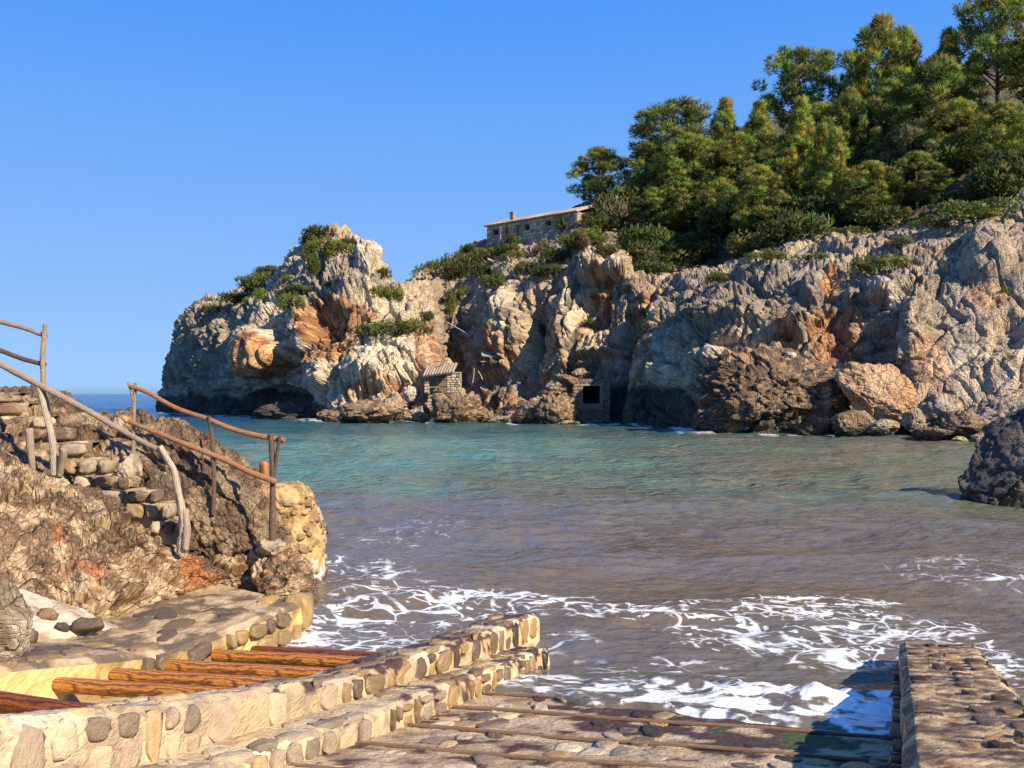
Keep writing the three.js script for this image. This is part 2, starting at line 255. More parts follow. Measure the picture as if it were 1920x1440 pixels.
const rightGeo = surface(450, 290, through(RIGHT, [[0, 0.5, -6], [0, -6, -12]]),
  (p, n, px, py) => { const c = 1 - 0.45 * sst(1660, 1740, px); return c * limestone(p, 0.22, 0.21, 0.22, 1.7, 0.75, 0.42) + spot(rightBulge, px, py); },
  (p, n, px, py) => rockColor(p, n, px, py, {
    base: px > 1690 ? WARM : GREY, alt: px > 1690 ? [0.40, 0.31, 0.23] : WARM, grey: 0.5, tideShade: 1.1 + 2.2 * (1 - sst(1240, 1370, px)), streak: 0.25, soil: py < 470 ? 0.3 : 0,  // band raised at the left end, painting shade onto the cliff foot
    greyS: [[1400, 560, 220, 60, 0.55], [1830, 500, 130, 60, 0.4], [1320, 600, 70, 60, 0.5]],
    pale: [[1260, 690, 60, 50, 0.45], [1390, 670, 70, 40, 0.45], [1660, 560, 40, 30, 0.35], [1850, 680, 130, 50, 0.35]],
    rust: [[1545, 640, 34, 80, 0.75], [1470, 620, 22, 40, 0.6], [1560, 520, 22, 26, 0.9], [1740, 690, 50, 70, 0.45], [1205, 640, 22, 50, 0.7], [1600, 620, 30, 60, 0.5], [1850, 560, 50, 30, 0.5], [1480, 690, 60, 22, 0.5]],
  }));
struct(mesh('sea_cliff', rightGeo, matCliff), 'grey jointed limestone cliff with blocky ledges on the right of the cove', 'cliff');

const HILL = [
  [[1080, 478, 110], [1080, 445, 117], [1078, 412, 125], [1076, 402, 131]],
  [[1195, 545, 101], [1188, 455, 112], [1180, 402, 120], [1180, 352, 131]],
  [[1300, 530, 102], [1300, 435, 112], [1300, 345, 122], [1300, 287, 132]],
  [[1450, 485, 95], [1450, 392, 108], [1450, 292, 120], [1450, 232, 132]],
  [[1600, 455, 92], [1600, 362, 105], [1600, 252, 118], [1600, 190, 132]],
  [[1750, 435, 87], [1750, 342, 100], [1750, 225, 115], [1750, 150, 130]],
  [[1920, 372, 83], [1920, 292, 95], [1920, 195, 110], [1920, 110, 128]],
  [[2110, 325, 79], [2110, 232, 92], [2110, 130, 108], [2110, 50, 126]],
];
const hillGeo = surface(200, 130, through(HILL, [[0, 1, -8], [0, -14, -25]]),
  (p, n, px, py) => 0.7 * limestone(p, 0.3, 0.3, 0.3, 0.9, 0.5, 0.2),
  (p, n, px, py) => { const b = fbm(p.x * 0.3, p.y * 0.3, p.z * 0.3, 4), f = fbm(p.x * 1.4, p.y * 1.4, p.z * 1.4, 3); let c = mix3([0.115, 0.085, 0.05], [0.09, 0.095, 0.04], sst(-0.2, 0.2, b)); c = mix3(c, [0.26, 0.19, 0.13], sst(0.2, 0.35, f + 0.3 * b)); const k = 1 + 0.3 * f; return c.map(x => x * k); });
struct(mesh('hillside', hillGeo, matCliff), 'wooded hillside of stony red soil rising above the cliff', 'hillside');

// ---------- sea ----------
const SHORE = [[293, 773, 150], [330, 777, 138], [385, 779, 127], [440, 781, 121], [490, 783, 121], [540, 787, 114], [592, 790, 101], [642, 793, 97], [720, 795, 95], [805, 795, 93], [850, 796, 91], [915, 796, 93], [1010, 798, 90], [1080, 798, 88], [1172, 797, 88], [1230, 799, 84], [1300, 803, 77], [1340, 815, 68], [1460, 817, 66.5], [1580, 817, 66], [1650, 816, 65], [1760, 820, 63], [1840, 824, 61], [2080, 830, 57]].map(a => P(...a));
function shoreDist(x, z) { let m = 1e9; for (let i = 0; i < SHORE.length - 1; i++) { const a = SHORE[i], b = SHORE[i + 1], dx = b.x - a.x, dz = b.z - a.z; const t = Math.min(1, Math.max(0, ((x - a.x) * dx + (z - a.z) * dz) / (dx * dx + dz * dz))); const ex = x - a.x - dx * t, ez = z - a.z - dz * t; m = Math.min(m, ex * ex + ez * ez); } return Math.sqrt(m); }
// slipway frame: t metres back from the far end of the middle wall's right edge, s metres to the right of it
const U = [0.344, 0.939], CR = [0.98, -0.2];
const slip = (t, s) => [0.294 - U[0] * t + CR[0] * s, 10.88 - U[1] * t + CR[1] * s];        // -> x, depth
function slipInv(x, d) { const ax = x - 0.294, ad = d - 10.88, det = (-U[0]) * CR[1] - CR[0] * (-U[1]); return [(ax * CR[1] - CR[0] * ad) / det, (-U[0] * ad + U[1] * ax) / det]; }
const pl = (tab, t) => { if (t <= tab[0][0]) return tab[0][1] + (t - tab[0][0]) * (tab[1][1] - tab[0][1]) / (tab[1][0] - tab[0][0]); for (let i = 1; i < tab.length; i++) if (t <= tab[i][0] || i === tab.length - 1) { const [a, ya] = tab[i - 1], [b, yb] = tab[i]; return ya + (t - a) * (yb - ya) / (b - a); } };
const rampY = t => pl([[0.6, 0.0], [1.7, 0.165], [4.2, 0.537], [5.6, 0.79], [8, 1.30], [12, 2.0]], t);

function waveH(x, z) {
  const d = -z, near = 1 - sst(14, 30, d), far = 1 - sst(600, 2500, d);
  const wx = x + 1.2 * noise(x * 0.15, 3, z * 0.15), wz = z + 1.2 * noise(x * 0.15, 8, z * 0.15);
  let h = 0.10 * Math.sin(wz * 0.75 + wx * 0.16) + 0.06 * Math.sin(wz * 1.5 - wx * 0.42 + 1.3) + 0.05 * Math.sin(wz * 1.15 + wx * 0.9);
  h += 0.15 * ridged(wx * 0.34, 5, wz * 0.62, 3);
  h += 0.075 * ridged(wx * 1.0, 2, wz * 1.8, 3) * (1 - sst(60, 160, d));
  h += 0.022 * ridged(wx * 4.2, 2, wz * 6.5, 2) * (1 - sst(18, 40, d));
  h *= far * lerp(1, 0.62, near);
  return h + 0.09 * near;
}
const BLUE = [0.004, 0.05, 0.155], TURQ = [0.085, 0.175, 0.145], TEAL = [0.022, 0.080, 0.082], GREEN = [0.100, 0.122, 0.082], BROWN = [0.122, 0.102, 0.080], SAND = [0.128, 0.092, 0.052];
function waterColor(x, z) {
  const d = -z, r = x / d;                       // sediment clouds drift in the cove; the open sea beyond is clear
  const n1 = fbm(x * 0.07, 1, z * 0.09, 4), n2 = fbm(x * 0.35, 4, z * 0.6, 4), n3 = fbm(x * 0.16, 9, z * 0.30, 3);
  let c = mix3(TURQ, GREEN, sst(-6, 10, x + 9 * n1 + 8 * n3 - (d - 40) * 0.1));
  c = mix3(c, TEAL, sst(55, 68, d + 12 * n1 + 5 * n2) * 0.9);
  c = mix3(c, BLUE, sst(92, 135, d - x * 0.3 + 24 * n1 - 20 * (x > 0 ? 1 : 0)));
  const edge = 27.0 - 3.0 * sst(-2, 9, x) + 5.0 * n1 + 3.4 * n2 + 2.0 * n3;        // front of the murky inshore water
  c = mix3(BROWN, c, sst(edge - 6.5, edge + 5, d));
  c = mix3(c, SAND, 0.85 * sst(-0.02, 0.3, n3 + 0.5 * n2) * (1 - sst(14, 27, d)));
  c = mix3(c, BROWN, 0.75 * sst(0.05, 0.3, n2 + 0.5 * n1 + 0.012 * x) * sst(-6, 14, x) * (1 - sst(70, 85, d)));
  return c;
}
// foam: patches [x, depth, radius x, radius depth, amount]
const fz = (px, py, rx, ry, a, y = 0.12) => { const d = (EYE - y) * F / (py - HY); const d1 = (EYE - y) * F / (py - ry - HY), d0 = (EYE - y) * F / (py + ry - HY); return [(px - CX) / F * d, d, rx / F * d, (d1 - d0) / 2, a]; };
const FOAM = [fz(720, 1150, 240, 85, 0.42), fz(680, 1080, 160, 50, 0.40), fz(1000, 1128, 180, 22, 0.80), fz(880, 1135, 110, 26, 0.66), fz(1260, 1148, 240, 22, 0.70), fz(1530, 1125, 190, 20, 0.84), fz(1600, 1160, 160, 26, 0.62), fz(1520, 1205, 230, 48, 0.62), fz(1360, 1180, 150, 55, 0.52), fz(1240, 1250, 220, 40, 0.40), fz(1740, 1180, 160, 40, 0.60), fz(1880, 1240, 90, 90, 0.62), fz(1840, 1075, 260, 40, 0.30), fz(1690, 995, 60, 14, 0.36), fz(640, 1215, 160, 40, 0.55), fz(770, 1000, 220, 40, 0.28), fz(590, 1060, 60, 30, 0.75), fz(560, 1200, 90, 40, 0.75), fz(1060, 1200, 90, 40, 0.4), fz(760, 1000, 30, 8, 0.4), fz(1450, 860, 500, 30, 0.2)];
function foamAt(x, d) {
  let m = 0; const wob = 0.35 * fbm(x * 1.1, 3, d * 1.1, 3);
  for (const [fx, fd, rx, rd, a] of FOAM) { const e = Math.sqrt(((x - fx) / rx) ** 2 + ((d - fd) / rd) ** 2) + wob; if (e < 1.2) m = Math.max(m, a * (1 - sst(0.35, 1.2, e))); }
  // swash running up the ramp
  const [t, s] = slipInv(x, d);
  let sw = 0;
  if (s > 0.3 && s < 4.6 && t > 0.2 && t < 3.4) { const front = 2.75 + 0.18 * Math.sin(s * 1.9 + 1) + 0.5 * fbm(x * 1.6, 7, d * 1.6, 3) - 0.85 * (1 - sst(0.4, 1.9, s)); sw = sst(front - 1.25 - 0.4 * sst(2.6, 4.2, s), front - 0.55, t) * (1 - sst(front + 0.25, front + 0.4, t)); sw *= 0.6 + 0.45 * sst(0.9, 2.2, s); }
  if (m < 0.02 && sw < 0.02) return 0;
  const wx = x + 0.30 * fbm(x * 1.3, 11, d * 1.3, 3), wd = d * 0.8 + 0.30 * fbm(x * 1.3, 21, d * 1.3, 3);
  let w = worley(wx * 1.7, 0.5, wd * 2.1); const tk = 0.5 + 1.6 * fbm(x * 2.3, 17, d * 2.3, 3), v1 = 1 - sst(0.0, 0.03 + 0.075 * Math.max(0, tk), w.f2 - w.f1);
  w = worley(wx * 4.2 + 5, 0.5, wd * 5.4); const v2 = 1 - sst(0.0, 0.05 + 0.12 * Math.max(0, tk), w.f2 - w.f1);
  const sp = fbm(x * 7, 2, d * 9, 4), br = fbm(x * 2.1, 6, d * 4.2, 4);
  let f = 0.95 * v1 * sst(0.24, 0.46, m * (1 + 1.1 * br));                        // long strands
  f = Math.max(f, 0.85 * v2 * sst(0.44, 0.64, m * (1 + 1.9 * br)));              // lace
  f = Math.max(f, sst(0.74, 1.02, m * (0.85 + 1.5 * br + 1.3 * sp)));            // froth
  f = Math.max(f, 0.8 * sst(0.30, 0.36, sp) * sst(0.2, 0.45, m));                // flecks
  f = Math.max(f, sst(0.30, 0.75, sw * (0.62 + 0.42 * v2 + 1.5 * sp + 0.9 * br)));
  return Math.min(1, f);
}
function swashY(x, d, h) {                       // water climbing the stones
  const [t, s] = slipInv(x, d);
  if (t < -1 || t > 6 || s < -3.2 || s > 4.8) return h;
  if (s < -0.55) { return lerp(h, 0.10 + h * 0.3, sst(-0.5, 0.6, t)); }            // inside the log slip
  const front = 2.8 + 0.18 * Math.sin(s * 1.9 + 1) - 0.85 * (1 - sst(0.4, 1.9, s));
  const film = rampY(t) + 0.035 + 0.05 * Math.max(0, fbm(x * 5, 3, d * 5, 3)) + 0.13 * Math.exp(-(((t - front + 0.75) / 0.42) ** 2)) * (0.65 + 1.1 * fbm(x * 2.6, 9, d * 2.6, 4)) * sst(0.8, 2.2, s);
  if (t < 0.3) return h;
  const k = sst(0.3, 1.3, t); let y = lerp(h, Math.max(h, film), k);
  const fr = front + 0.30 + 0.22 * fbm(x * 1.6, 7, d * 1.6, 3);
  return y - 0.25 * sst(fr - 0.08, fr + 0.25, t);
}
const bumpRipple = tile(512, (u, v) => 0.55 * (1 - Math.abs(2 * pf(u, v, 7, 91, 5) - 1)) + 0.45 * pf(u, v, 16, 97, 4));
function seaGrid(d0, d1, rows, cols, ratio, hfn) {
  const pos = new Float32Array(rows * cols * 3), g = new THREE.BufferGeometry(), idx = [];
  for (let j = 0; j < rows; j++) { const d = d0 * Math.pow(d1 / d0, j / (rows - 1)); for (let i = 0; i < cols; i++) { const x = (i / (cols - 1) * 2 - 1) * ratio * d, k = (j * cols + i) * 3; pos[k] = x; pos[k + 1] = hfn(x, d); pos[k + 2] = -d; } }
  for (let j = 0; j < rows - 1; j++) for (let i = 0; i < cols - 1; i++) { const a = j * cols + i; idx.push(a, a + 1, a + cols, a + 1, a + cols + 1, a + cols); }
  g.setAttribute('position', new THREE.BufferAttribute(pos, 3)); g.setIndex(idx); g.computeVertexNormals(); return g;
}
const D_SPLIT = 27;
{
  const g = seaGrid(D_SPLIT, 9000, 320, 280, 0.95, (x, d) => waveH(x, -d)), p = g.attributes.position, col = new Float32Array(p.count * 3), uv = new Float32Array(p.count * 2);
  for (let k = 0; k < p.count; k++) {
    const x = p.getX(k), z = p.getZ(k), d = -z; let c = waterColor(x, z);
    if (d < 190) {
      const sd = shoreDist(x, z), lim = 2.3 + 2.4 * fbm(x * 0.5, 4, z * 0.5, 3) + (x < -20 ? 0.8 : 0);
      if (sd < lim) c = mix3(c, [0.75, 0.77, 0.78], 0.9 * sst(0, 0.5, lim - sd) * sst(-0.15, 0.1, fbm(x * 1.3, 8, z * 1.3, 3)));
      if (false) { const cr2 = fbm(x * 1.3, 14, z * 2.6, 4) + 0.25 * fbm(x * 0.12, 3, z * 0.2, 2); c = mix3(c, [0.7, 0.73, 0.74], 0.8 * sst(0.44, 0.52, cr2)); }
    }
    col.set(c, k * 3); uv[k * 2] = x; uv[k * 2 + 1] = z;
  }
  g.setAttribute('color', new THREE.BufferAttribute(col, 3)); g.setAttribute('uv', new THREE.BufferAttribute(uv, 2));
  struct(mesh('sea', g, new THREE.MeshPhysicalMaterial({ vertexColors: true, roughness: 0.14, ior: 1.33, specularIntensity: 0.6, bumpMap: rep(bumpRipple, 0.13, 0.26), bumpScale: 0.30 })), 'open blue sea turning turquoise inside the cove', 'sea');
}
{
  const X0 = -11, X1 = 15, Z0 = 6.4, N = 1792;
  const tex = new Uint8Array(N * N * 4), enc = v => Math.round(255 * Math.min(1, v <= 0.0031308 ? 12.92 * v : 1.055 * Math.pow(v, 1 / 2.4) - 0.055));
  const cg = 224, coarse = [];
  for (let j = 0; j <= cg; j++) for (let i = 0; i <= cg; i++) coarse.push(waterColor(lerp(X0, X1, i / cg), -lerp(Z0, 28, j / cg)));
  for (let j = 0; j < N; j++) for (let i = 0; i < N; i++) {
    const x = lerp(X0, X1, (i + 0.5) / N), d = lerp(Z0, 28, (j + 0.5) / N), k = (j * N + i) * 4;
    const a = i / N * cg, b = j / N * cg, ai = Math.floor(a), bi = Math.floor(b), q = bi * (cg + 1) + ai;
    let c = mix3(mix3(coarse[q], coarse[q + 1], a - ai), mix3(coarse[q + cg + 1], coarse[q + cg + 2], a - ai), b - bi);
    const f = foamAt(x, d); if (f > 0) c = mix3(c, [0.80, 0.81, 0.81], f);
    tex[k] = enc(c[0]); tex[k + 1] = enc(c[1]); tex[k + 2] = enc(c[2]); tex[k + 3] = 255;
  }
  const t = new THREE.DataTexture(tex, N, N); t.magFilter = THREE.LinearFilter; t.minFilter = THREE.LinearMipmapLinearFilter; t.generateMipmaps = true; t.colorSpace = THREE.SRGBColorSpace; t.needsUpdate = true;
  const g = seaGrid(Z0 + 0.05, D_SPLIT, 380, 370, 0.72, (x, d) => swashY(x, d, lerp(waveH(x, -d), waveH(x, -d), 1))), p = g.attributes.position, uv = new Float32Array(p.count * 2);
  for (let k = 0; k < p.count; k++) { uv[k * 2] = (p.getX(k) - X0) / (X1 - X0); uv[k * 2 + 1] = (-p.getZ(k) - Z0) / (28 - Z0); }
  g.setAttribute('uv', new THREE.BufferAttribute(uv, 2));
  struct(mesh('inshore_water', g, new THREE.MeshPhysicalMaterial({ map: t, roughness: 0.12, ior: 1.33, bumpMap: rep(bumpRipple, 7, 9), bumpScale: 0.06 })), 'murky brown water with webs of white foam at the slipways', 'water');
}

// ---------- slipway masonry ----------
const MORTAR = [0.56, 0.46, 0.31], MORT2 = [0.42, 0.31, 0.18], ALGA = [0.060, 0.026, 0.020], GREENW = [0.045, 0.082, 0.018], OCH = [0.50, 0.32, 0.115];
function masonry(p, weed, wetOchre, green) {
  const a = fbm(p.x * 1.2, p.y * 1.2, p.z * 1.2, 4), b = fbm(p.x * 5, p.y * 5, p.z * 5, 4), f = fbm(p.x * 17, p.y * 17, p.z * 17, 3);
  let c = mix3(MORTAR, MORT2, sst(-0.25, 0.3, a + 0.4 * b)); c = mix3(c, [0.26, 0.19, 0.125], 0.85 * sst(0.02, 0.2, b + 0.5 * f));
  if (wetOchre) c = mix3(c, OCH, wetOchre * sst(-0.3, 0.15, b));
  if (weed) c = mix3(c, ALGA, sst(0.0, 0.12, weed - 0.6 + 1.25 * b + 0.8 * a + 0.5 * f));
  if (green) c = mix3(c, GREENW, sst(0.02, 0.14, green - 0.72 + 1.6 * b + 0.5 * a + 0.5 * f));
  const k = 1 + 0.30 * f + 0.12 * b; return c.map(x => x * k);
}
const STONES = [];                                  // lumpy field stones, flat-ish front
for (let q = 0; q < 14; q++) {
  const r = RNG(900 + q), g0 = new THREE.BoxGeometry(2, 2, 2, 4, 4, 2), p = g0.attributes.position, cut = [];
  for (let i = 0; i < 6; i++) { const a = i * 1.047 + r() * 0.9; cut.push([Math.cos(a), Math.sin(a), 0.80 + 0.28 * r()]); }
  const col = new Float32Array(p.count * 3), uv = g0.attributes.uv;
  for (let i = 0; i < p.count; i++) {
    let v = V(p.getX(i), p.getY(i), p.getZ(i)); const e = 8, L = Math.pow(Math.abs(v.x) ** e + Math.abs(v.y) ** e + Math.abs(v.z) ** e, 1 / e); v.multiplyScalar(1 / L);
    for (const [cx, cy, cd] of cut) { const m = v.x * cx + v.y * cy - cd; if (m > 0) { v.x -= cx * m * 0.9; v.y -= cy * m * 0.9; } }
    const k = 1 + 0.09 * noise(v.x * 2 + q * 7, v.y * 2, v.z * 2) + 0.06 * noise(v.x * 5 + q * 3, v.y * 5, v.z * 5); v.x *= k; v.y *= k; v.z *= 1 + 0.28 * noise(v.x * 2.4 + q * 5, v.y * 2.4, 3);
    p.setXYZ(i, v.x, v.y, v.z); uv.setXY(i, v.x * 0.5 + q, v.y * 0.5 + v.z * 0.3);
    const c = 1 + 0.5 * fbm(v.x * 3 + q * 9, v.y * 3, v.z * 3, 3); col.set([c, c * (1 + 0.08 * noise(v.x * 2, v.y * 2, q)), c], i * 3);
  }
  g0.setAttribute('color', new THREE.BufferAttribute(col, 3)); g0.deleteAttribute('normal');
  // weld so that the stone shades as one worn lump
  const map = {}, pa = []; const idx = g0.index.array, nidx = [], cc = [], uu = [];
  const keyOf = i => [p.getX(i), p.getY(i), p.getZ(i)].map(x => x.toFixed(4)).join();
  const rem = []; for (let i = 0; i < p.count; i++) { const k = keyOf(i); if (!(k in map)) { map[k] = pa.length / 3; pa.push(p.getX(i), p.getY(i), p.getZ(i)); cc.push(col[i * 3], col[i * 3 + 1], col[i * 3 + 2]); uu.push(uv.getX(i), uv.getY(i)); } rem[i] = map[k]; }
  for (const i of idx) nidx.push(rem[i]);
  const g = new THREE.BufferGeometry(); g.setAttribute('position', new THREE.Float32BufferAttribute(pa, 3)); g.setAttribute('color', new THREE.Float32BufferAttribute(cc, 3)); g.setAttribute('uv', new THREE.Float32BufferAttribute(uu, 2)); g.setIndex(nidx); g.computeVertexNormals();
  STONES.push(g);
}
const stoneMat = (r, g, b, rough) => new THREE.MeshStandardMaterial({ color: new THREE.Color().setRGB(r, g, b), vertexColors: true, roughness: rough, bumpMap: rep(bumpRock, 1.6), bumpScale: 0.012 });
const SM = { dry: [[0.30, 0.225, 0.155], [0.21, 0.155, 0.105], [0.46, 0.35, 0.22], [0.38, 0.275, 0.185], [0.52, 0.40, 0.25], [0.44, 0.34, 0.22], [0.46, 0.30, 0.15]].map(c => stoneMat(...c, 0.75)), wet: [[0.22, 0.14, 0.066], [0.15, 0.098, 0.05], [0.34, 0.21, 0.08], [0.28, 0.185, 0.09], [0.13, 0.088, 0.058]].map(c => stoneMat(...c, 0.38)), weed: [[0.060, 0.026, 0.020], [0.085, 0.045, 0.025], [0.05, 0.035, 0.022]].map(c => stoneMat(...c, 0.35)), rock: [[0.115, 0.075, 0.045], [0.16, 0.105, 0.06], [0.085, 0.06, 0.042], [0.21, 0.135, 0.072]].map(c => stoneMat(...c, 0.5)) };
const mtx = new THREE.Matrix4();
function stone(parent, c, ax, ay, n, a, b, dep, pool, r, name = 'stone') {   // centre, axes, half sizes
  const m = mesh(name, STONES[Math.floor(r() * STONES.length)], pool[Math.floor(r() * pool.length)], parent);
  mtx.makeBasis(ax, ay, n); m.quaternion.setFromRotationMatrix(mtx); m.position.copy(c); m.scale.set(a * (r() < 0.5 ? -1 : 1), b, dep); return m;
}
// lays stones over a patch given as fn(a, b) -> point, a and b in metres; rows of irregular blocks or loose pebbles
function lay(parent, fn, a0, a1, b0, b1, o) {
  const r = RNG(o.seed), e = 0.02; let count = 0;
  for (let b = b0; b < b1 - o.h * 0.3;) {
    const h = Math.min(o.h * (0.75 + 0.6 * r()), b1 - b);
    for (let a = a0 + r() * o.w * 0.4; a < a1;) {
      const w = o.w * (0.5 + 1.15 * r());
      const ca = a + w / 2, cb = b + h / 2 + (r() - 0.5) * (o.jit || 0);
      if (r() < (o.keep ?? 0.9) && ca < a1) {
        const p = fn(ca, cb), pa = fn(ca + e, cb), pb = fn(ca, cb + e);
        const q = pxOf(p);
        if (p.z < -2.6 && q[1] < 1500 && q[0] > -110 && q[0] < 2050 && p.y > -0.08) {
          const ax = pa.sub(p).normalize(), ay0 = pb.sub(p).normalize(), n = V().crossVectors(ax, ay0).normalize(); if (o.flip) n.negate(); if (o.up ? n.y < 0 : n.z < 0 && Math.abs(n.y) < 0.5) n.negate();
          const ay = V().crossVectors(n, ax), rot = (r() - 0.5) * (o.rot ?? 0.25); const ax2 = ax.clone().multiplyScalar(Math.cos(rot)).addScaledVector(ay, Math.sin(rot)), ay2 = V().crossVectors(n, ax2);
          const pool = o.pool(p, r); if (pool) { const gap = o.gap ?? 0.018; stone(parent, p.clone().addScaledVector(n, (o.out ?? 0) + (r() - 0.5) * 0.012), ax2, ay2, n, Math.max(0.02, w / 2 - gap), Math.max(0.02, h / 2 - gap * 0.8), o.dep * (0.8 + 0.5 * r()), pool, r); count++; }
        }
      }
      a += w;
    }
    b += h;
  }
  return count;
}
const topW1 = t => pl([[-0.2, 0.40], [0, 0.42], [2, 0.62], [4.27, 0.897], [6.45, 1.364], [7.3, 1.58], [11, 2.3]], t);
const topW2 = t => pl([[0, 0.13], [0.8, 0.235], [2.33, 0.446], [4.04, 0.705], [4.75, 0.80], [7, 1.16], [11, 1.95]], t);
const at3 = (t, s, y) => { const [x, d] = slip(t, s); return V(x, y, -d); };
function boxWall(name, label, o) {                 // sloping wall; o.sec(t) -> cross-section [[s,y],...]
  const g = thing(name, label, 'wall');
  const ts = []; for (let k = 0; k <= o.n; k++) ts.push(o.t0 + (o.t1 - o.t0) * k / o.n);
  const geo = surface(o.n + 3, o.m, (u, v) => {
    const k = Math.round(u * (o.n + 2)), cap = k < 2, t = cap ? o.t0 : ts[k - 2]; const S = o.sec(t), L = S.length - 1, f = v * L, i = Math.min(L - 1, Math.floor(f)); let w = f - i;
    let s = lerp(S[i][0], S[i + 1][0], w), y = lerp(S[i][1], S[i + 1][1], w); let tt = t;
    if (k === 0) { const ms = (S[1][0] + S[L - 1][0]) / 2; s = lerp(s, ms, 0.0); y = Math.min(y, -0.9); tt = t - 0.10; } else if (k === 1) { tt = t - 0.05; y -= 0.02; }
    return at3(tt, s, y);
  }, (p) => 0.025 * fbm(p.x * 3, p.y * 3, p.z * 3, 3) + 0.018 * fbm(p.x * 11, p.y * 11, p.z * 11, 3), p => o.color(p), o.flip);
  mesh('wall_core', geo, o.mat || matMortar, g); return g;
}
const weedAt = (t, k = 1) => k * (1 - sst(0.6, 3.6, t));
const W1 = boxWall('middle_slipway_wall', 'upper stone and mortar wall dividing the log slip from the ramp', {
  t0: 0, t1: 10.5, n: 260, m: 80, flip: true, color: p => { const [t] = slipInv(p.x, -p.z); return masonry(p, 0.78 * (1 - sst(1.4, 6.2, t)) - (p.y < topW1(t) - 0.06 ? 0.4 : 0), 0.75 * (1 - sst(1, 5.0, t))); },
  sec: t => { const y = topW1(t); return [[-0.60, -0.9], [-0.58, y - 0.11], [-0.51, y - 0.055], [-0.06, y], [0, y - 0.05], [0.03, topW2(Math.max(0, t)) - 0.5]]; } });
const poolFor = (p, r) => { const [t] = slipInv(p.x, -p.z); const k = t + 2.2 * noise(p.x * 1.5, p.y, p.z * 1.5); return k < 1.6 && r() < 0.6 ? SM.weed : k < 4.2 ? SM.wet : SM.dry; };
function faceRow(parent, t0, t1, sOff, bot, top, w, seed, pool) {     // facing stones standing full height, now and then two courses
  const r = RNG(seed); for (let t = t0; t < t1;) {
    const ww = w * (0.55 + 0.95 * r()), tc = t + ww / 2, yb = bot(tc) - 0.03, yt = top(tc) - 0.012, two = yt - yb > 0.2 && r() < 0.4, cut = 0.4 + 0.25 * r();
    for (const [c0, c1] of two ? [[0, cut], [cut, 1]] : [[0, 1]]) {
      if (r() < 0.12) continue; const y0 = lerp(yb, yt, c0), y1 = lerp(yb, yt, c1), p = at3(tc, sOff, (y0 + y1) / 2), q = pxOf(p); if (p.z > -2.8 || q[1] > 1520 || q[0] < -120) continue;
      const ax = at3(tc + 0.02, sOff, (y0 + y1) / 2 + (top(tc + 0.02) - top(tc))).sub(p).normalize(), n = V(CR[0], 0, -CR[1]).normalize(), ay = V().crossVectors(n, ax), rot = (r() - 0.5) * 0.2; const ax2 = ax.clone().multiplyScalar(Math.cos(rot)).addScaledVector(ay, Math.sin(rot));
      stone(parent, p.addScaledVector(n, -0.024 + 0.010 * (r() - 0.5)), ax2, V().crossVectors(n, ax2), n, Math.max(0.025, ww / 2 - 0.012 - 0.012 * r()), Math.max(0.025, (y1 - y0) / 2 - 0.006 - 0.012 * r()), 0.030, pool(p, r), r);
    }
    t += ww;
  }
}
faceRow(W1, 0.03, 9, 0.018, t => topW2(Math.max(t, 0.4)), topW1, 0.25, 11, poolFor);
lay(W1, (a, b) => at3(a, b, topW1(a) + 0.12 * Math.min(0, b + 0.06)), 0.1, 9, -0.50, -0.02, { seed: 12, w: 0.26, h: 0.19, dep: 0.032, out: -0.020, pool: poolFor, keep: 0.6, up: true, rot: 0.7 });
const W2 = boxWall('low_slipway_wall', 'lower stone ledge wall running beside the boat ramp', {
  t0: 0.75, t1: 10.5, n: 240, m: 60, flip: true, color: p => { const [t] = slipInv(p.x, -p.z); return masonry(p, 0.70 * (1 - sst(1.2, 4.6, t)), 0.6 * (1 - sst(1, 4.4, t))); },
  sec: t => { const y = topW2(t); return [[-0.10, -0.9], [-0.10, y], [0.32, y], [0.36, y - 0.04], [0.40, rampY(t) - 0.6]]; } });
faceRow(W2, 0.8, 9, 0.385, rampY, topW2, 0.18, 21, poolFor);
lay(W2, (a, b) => at3(a, b, topW2(a)), 0.85, 9, 0.05, 0.37, { seed: 22, w: 0.24, h: 0.15, dep: 0.03, out: -0.018, pool: poolFor, keep: 0.7, up: true, rot: 0.6 });

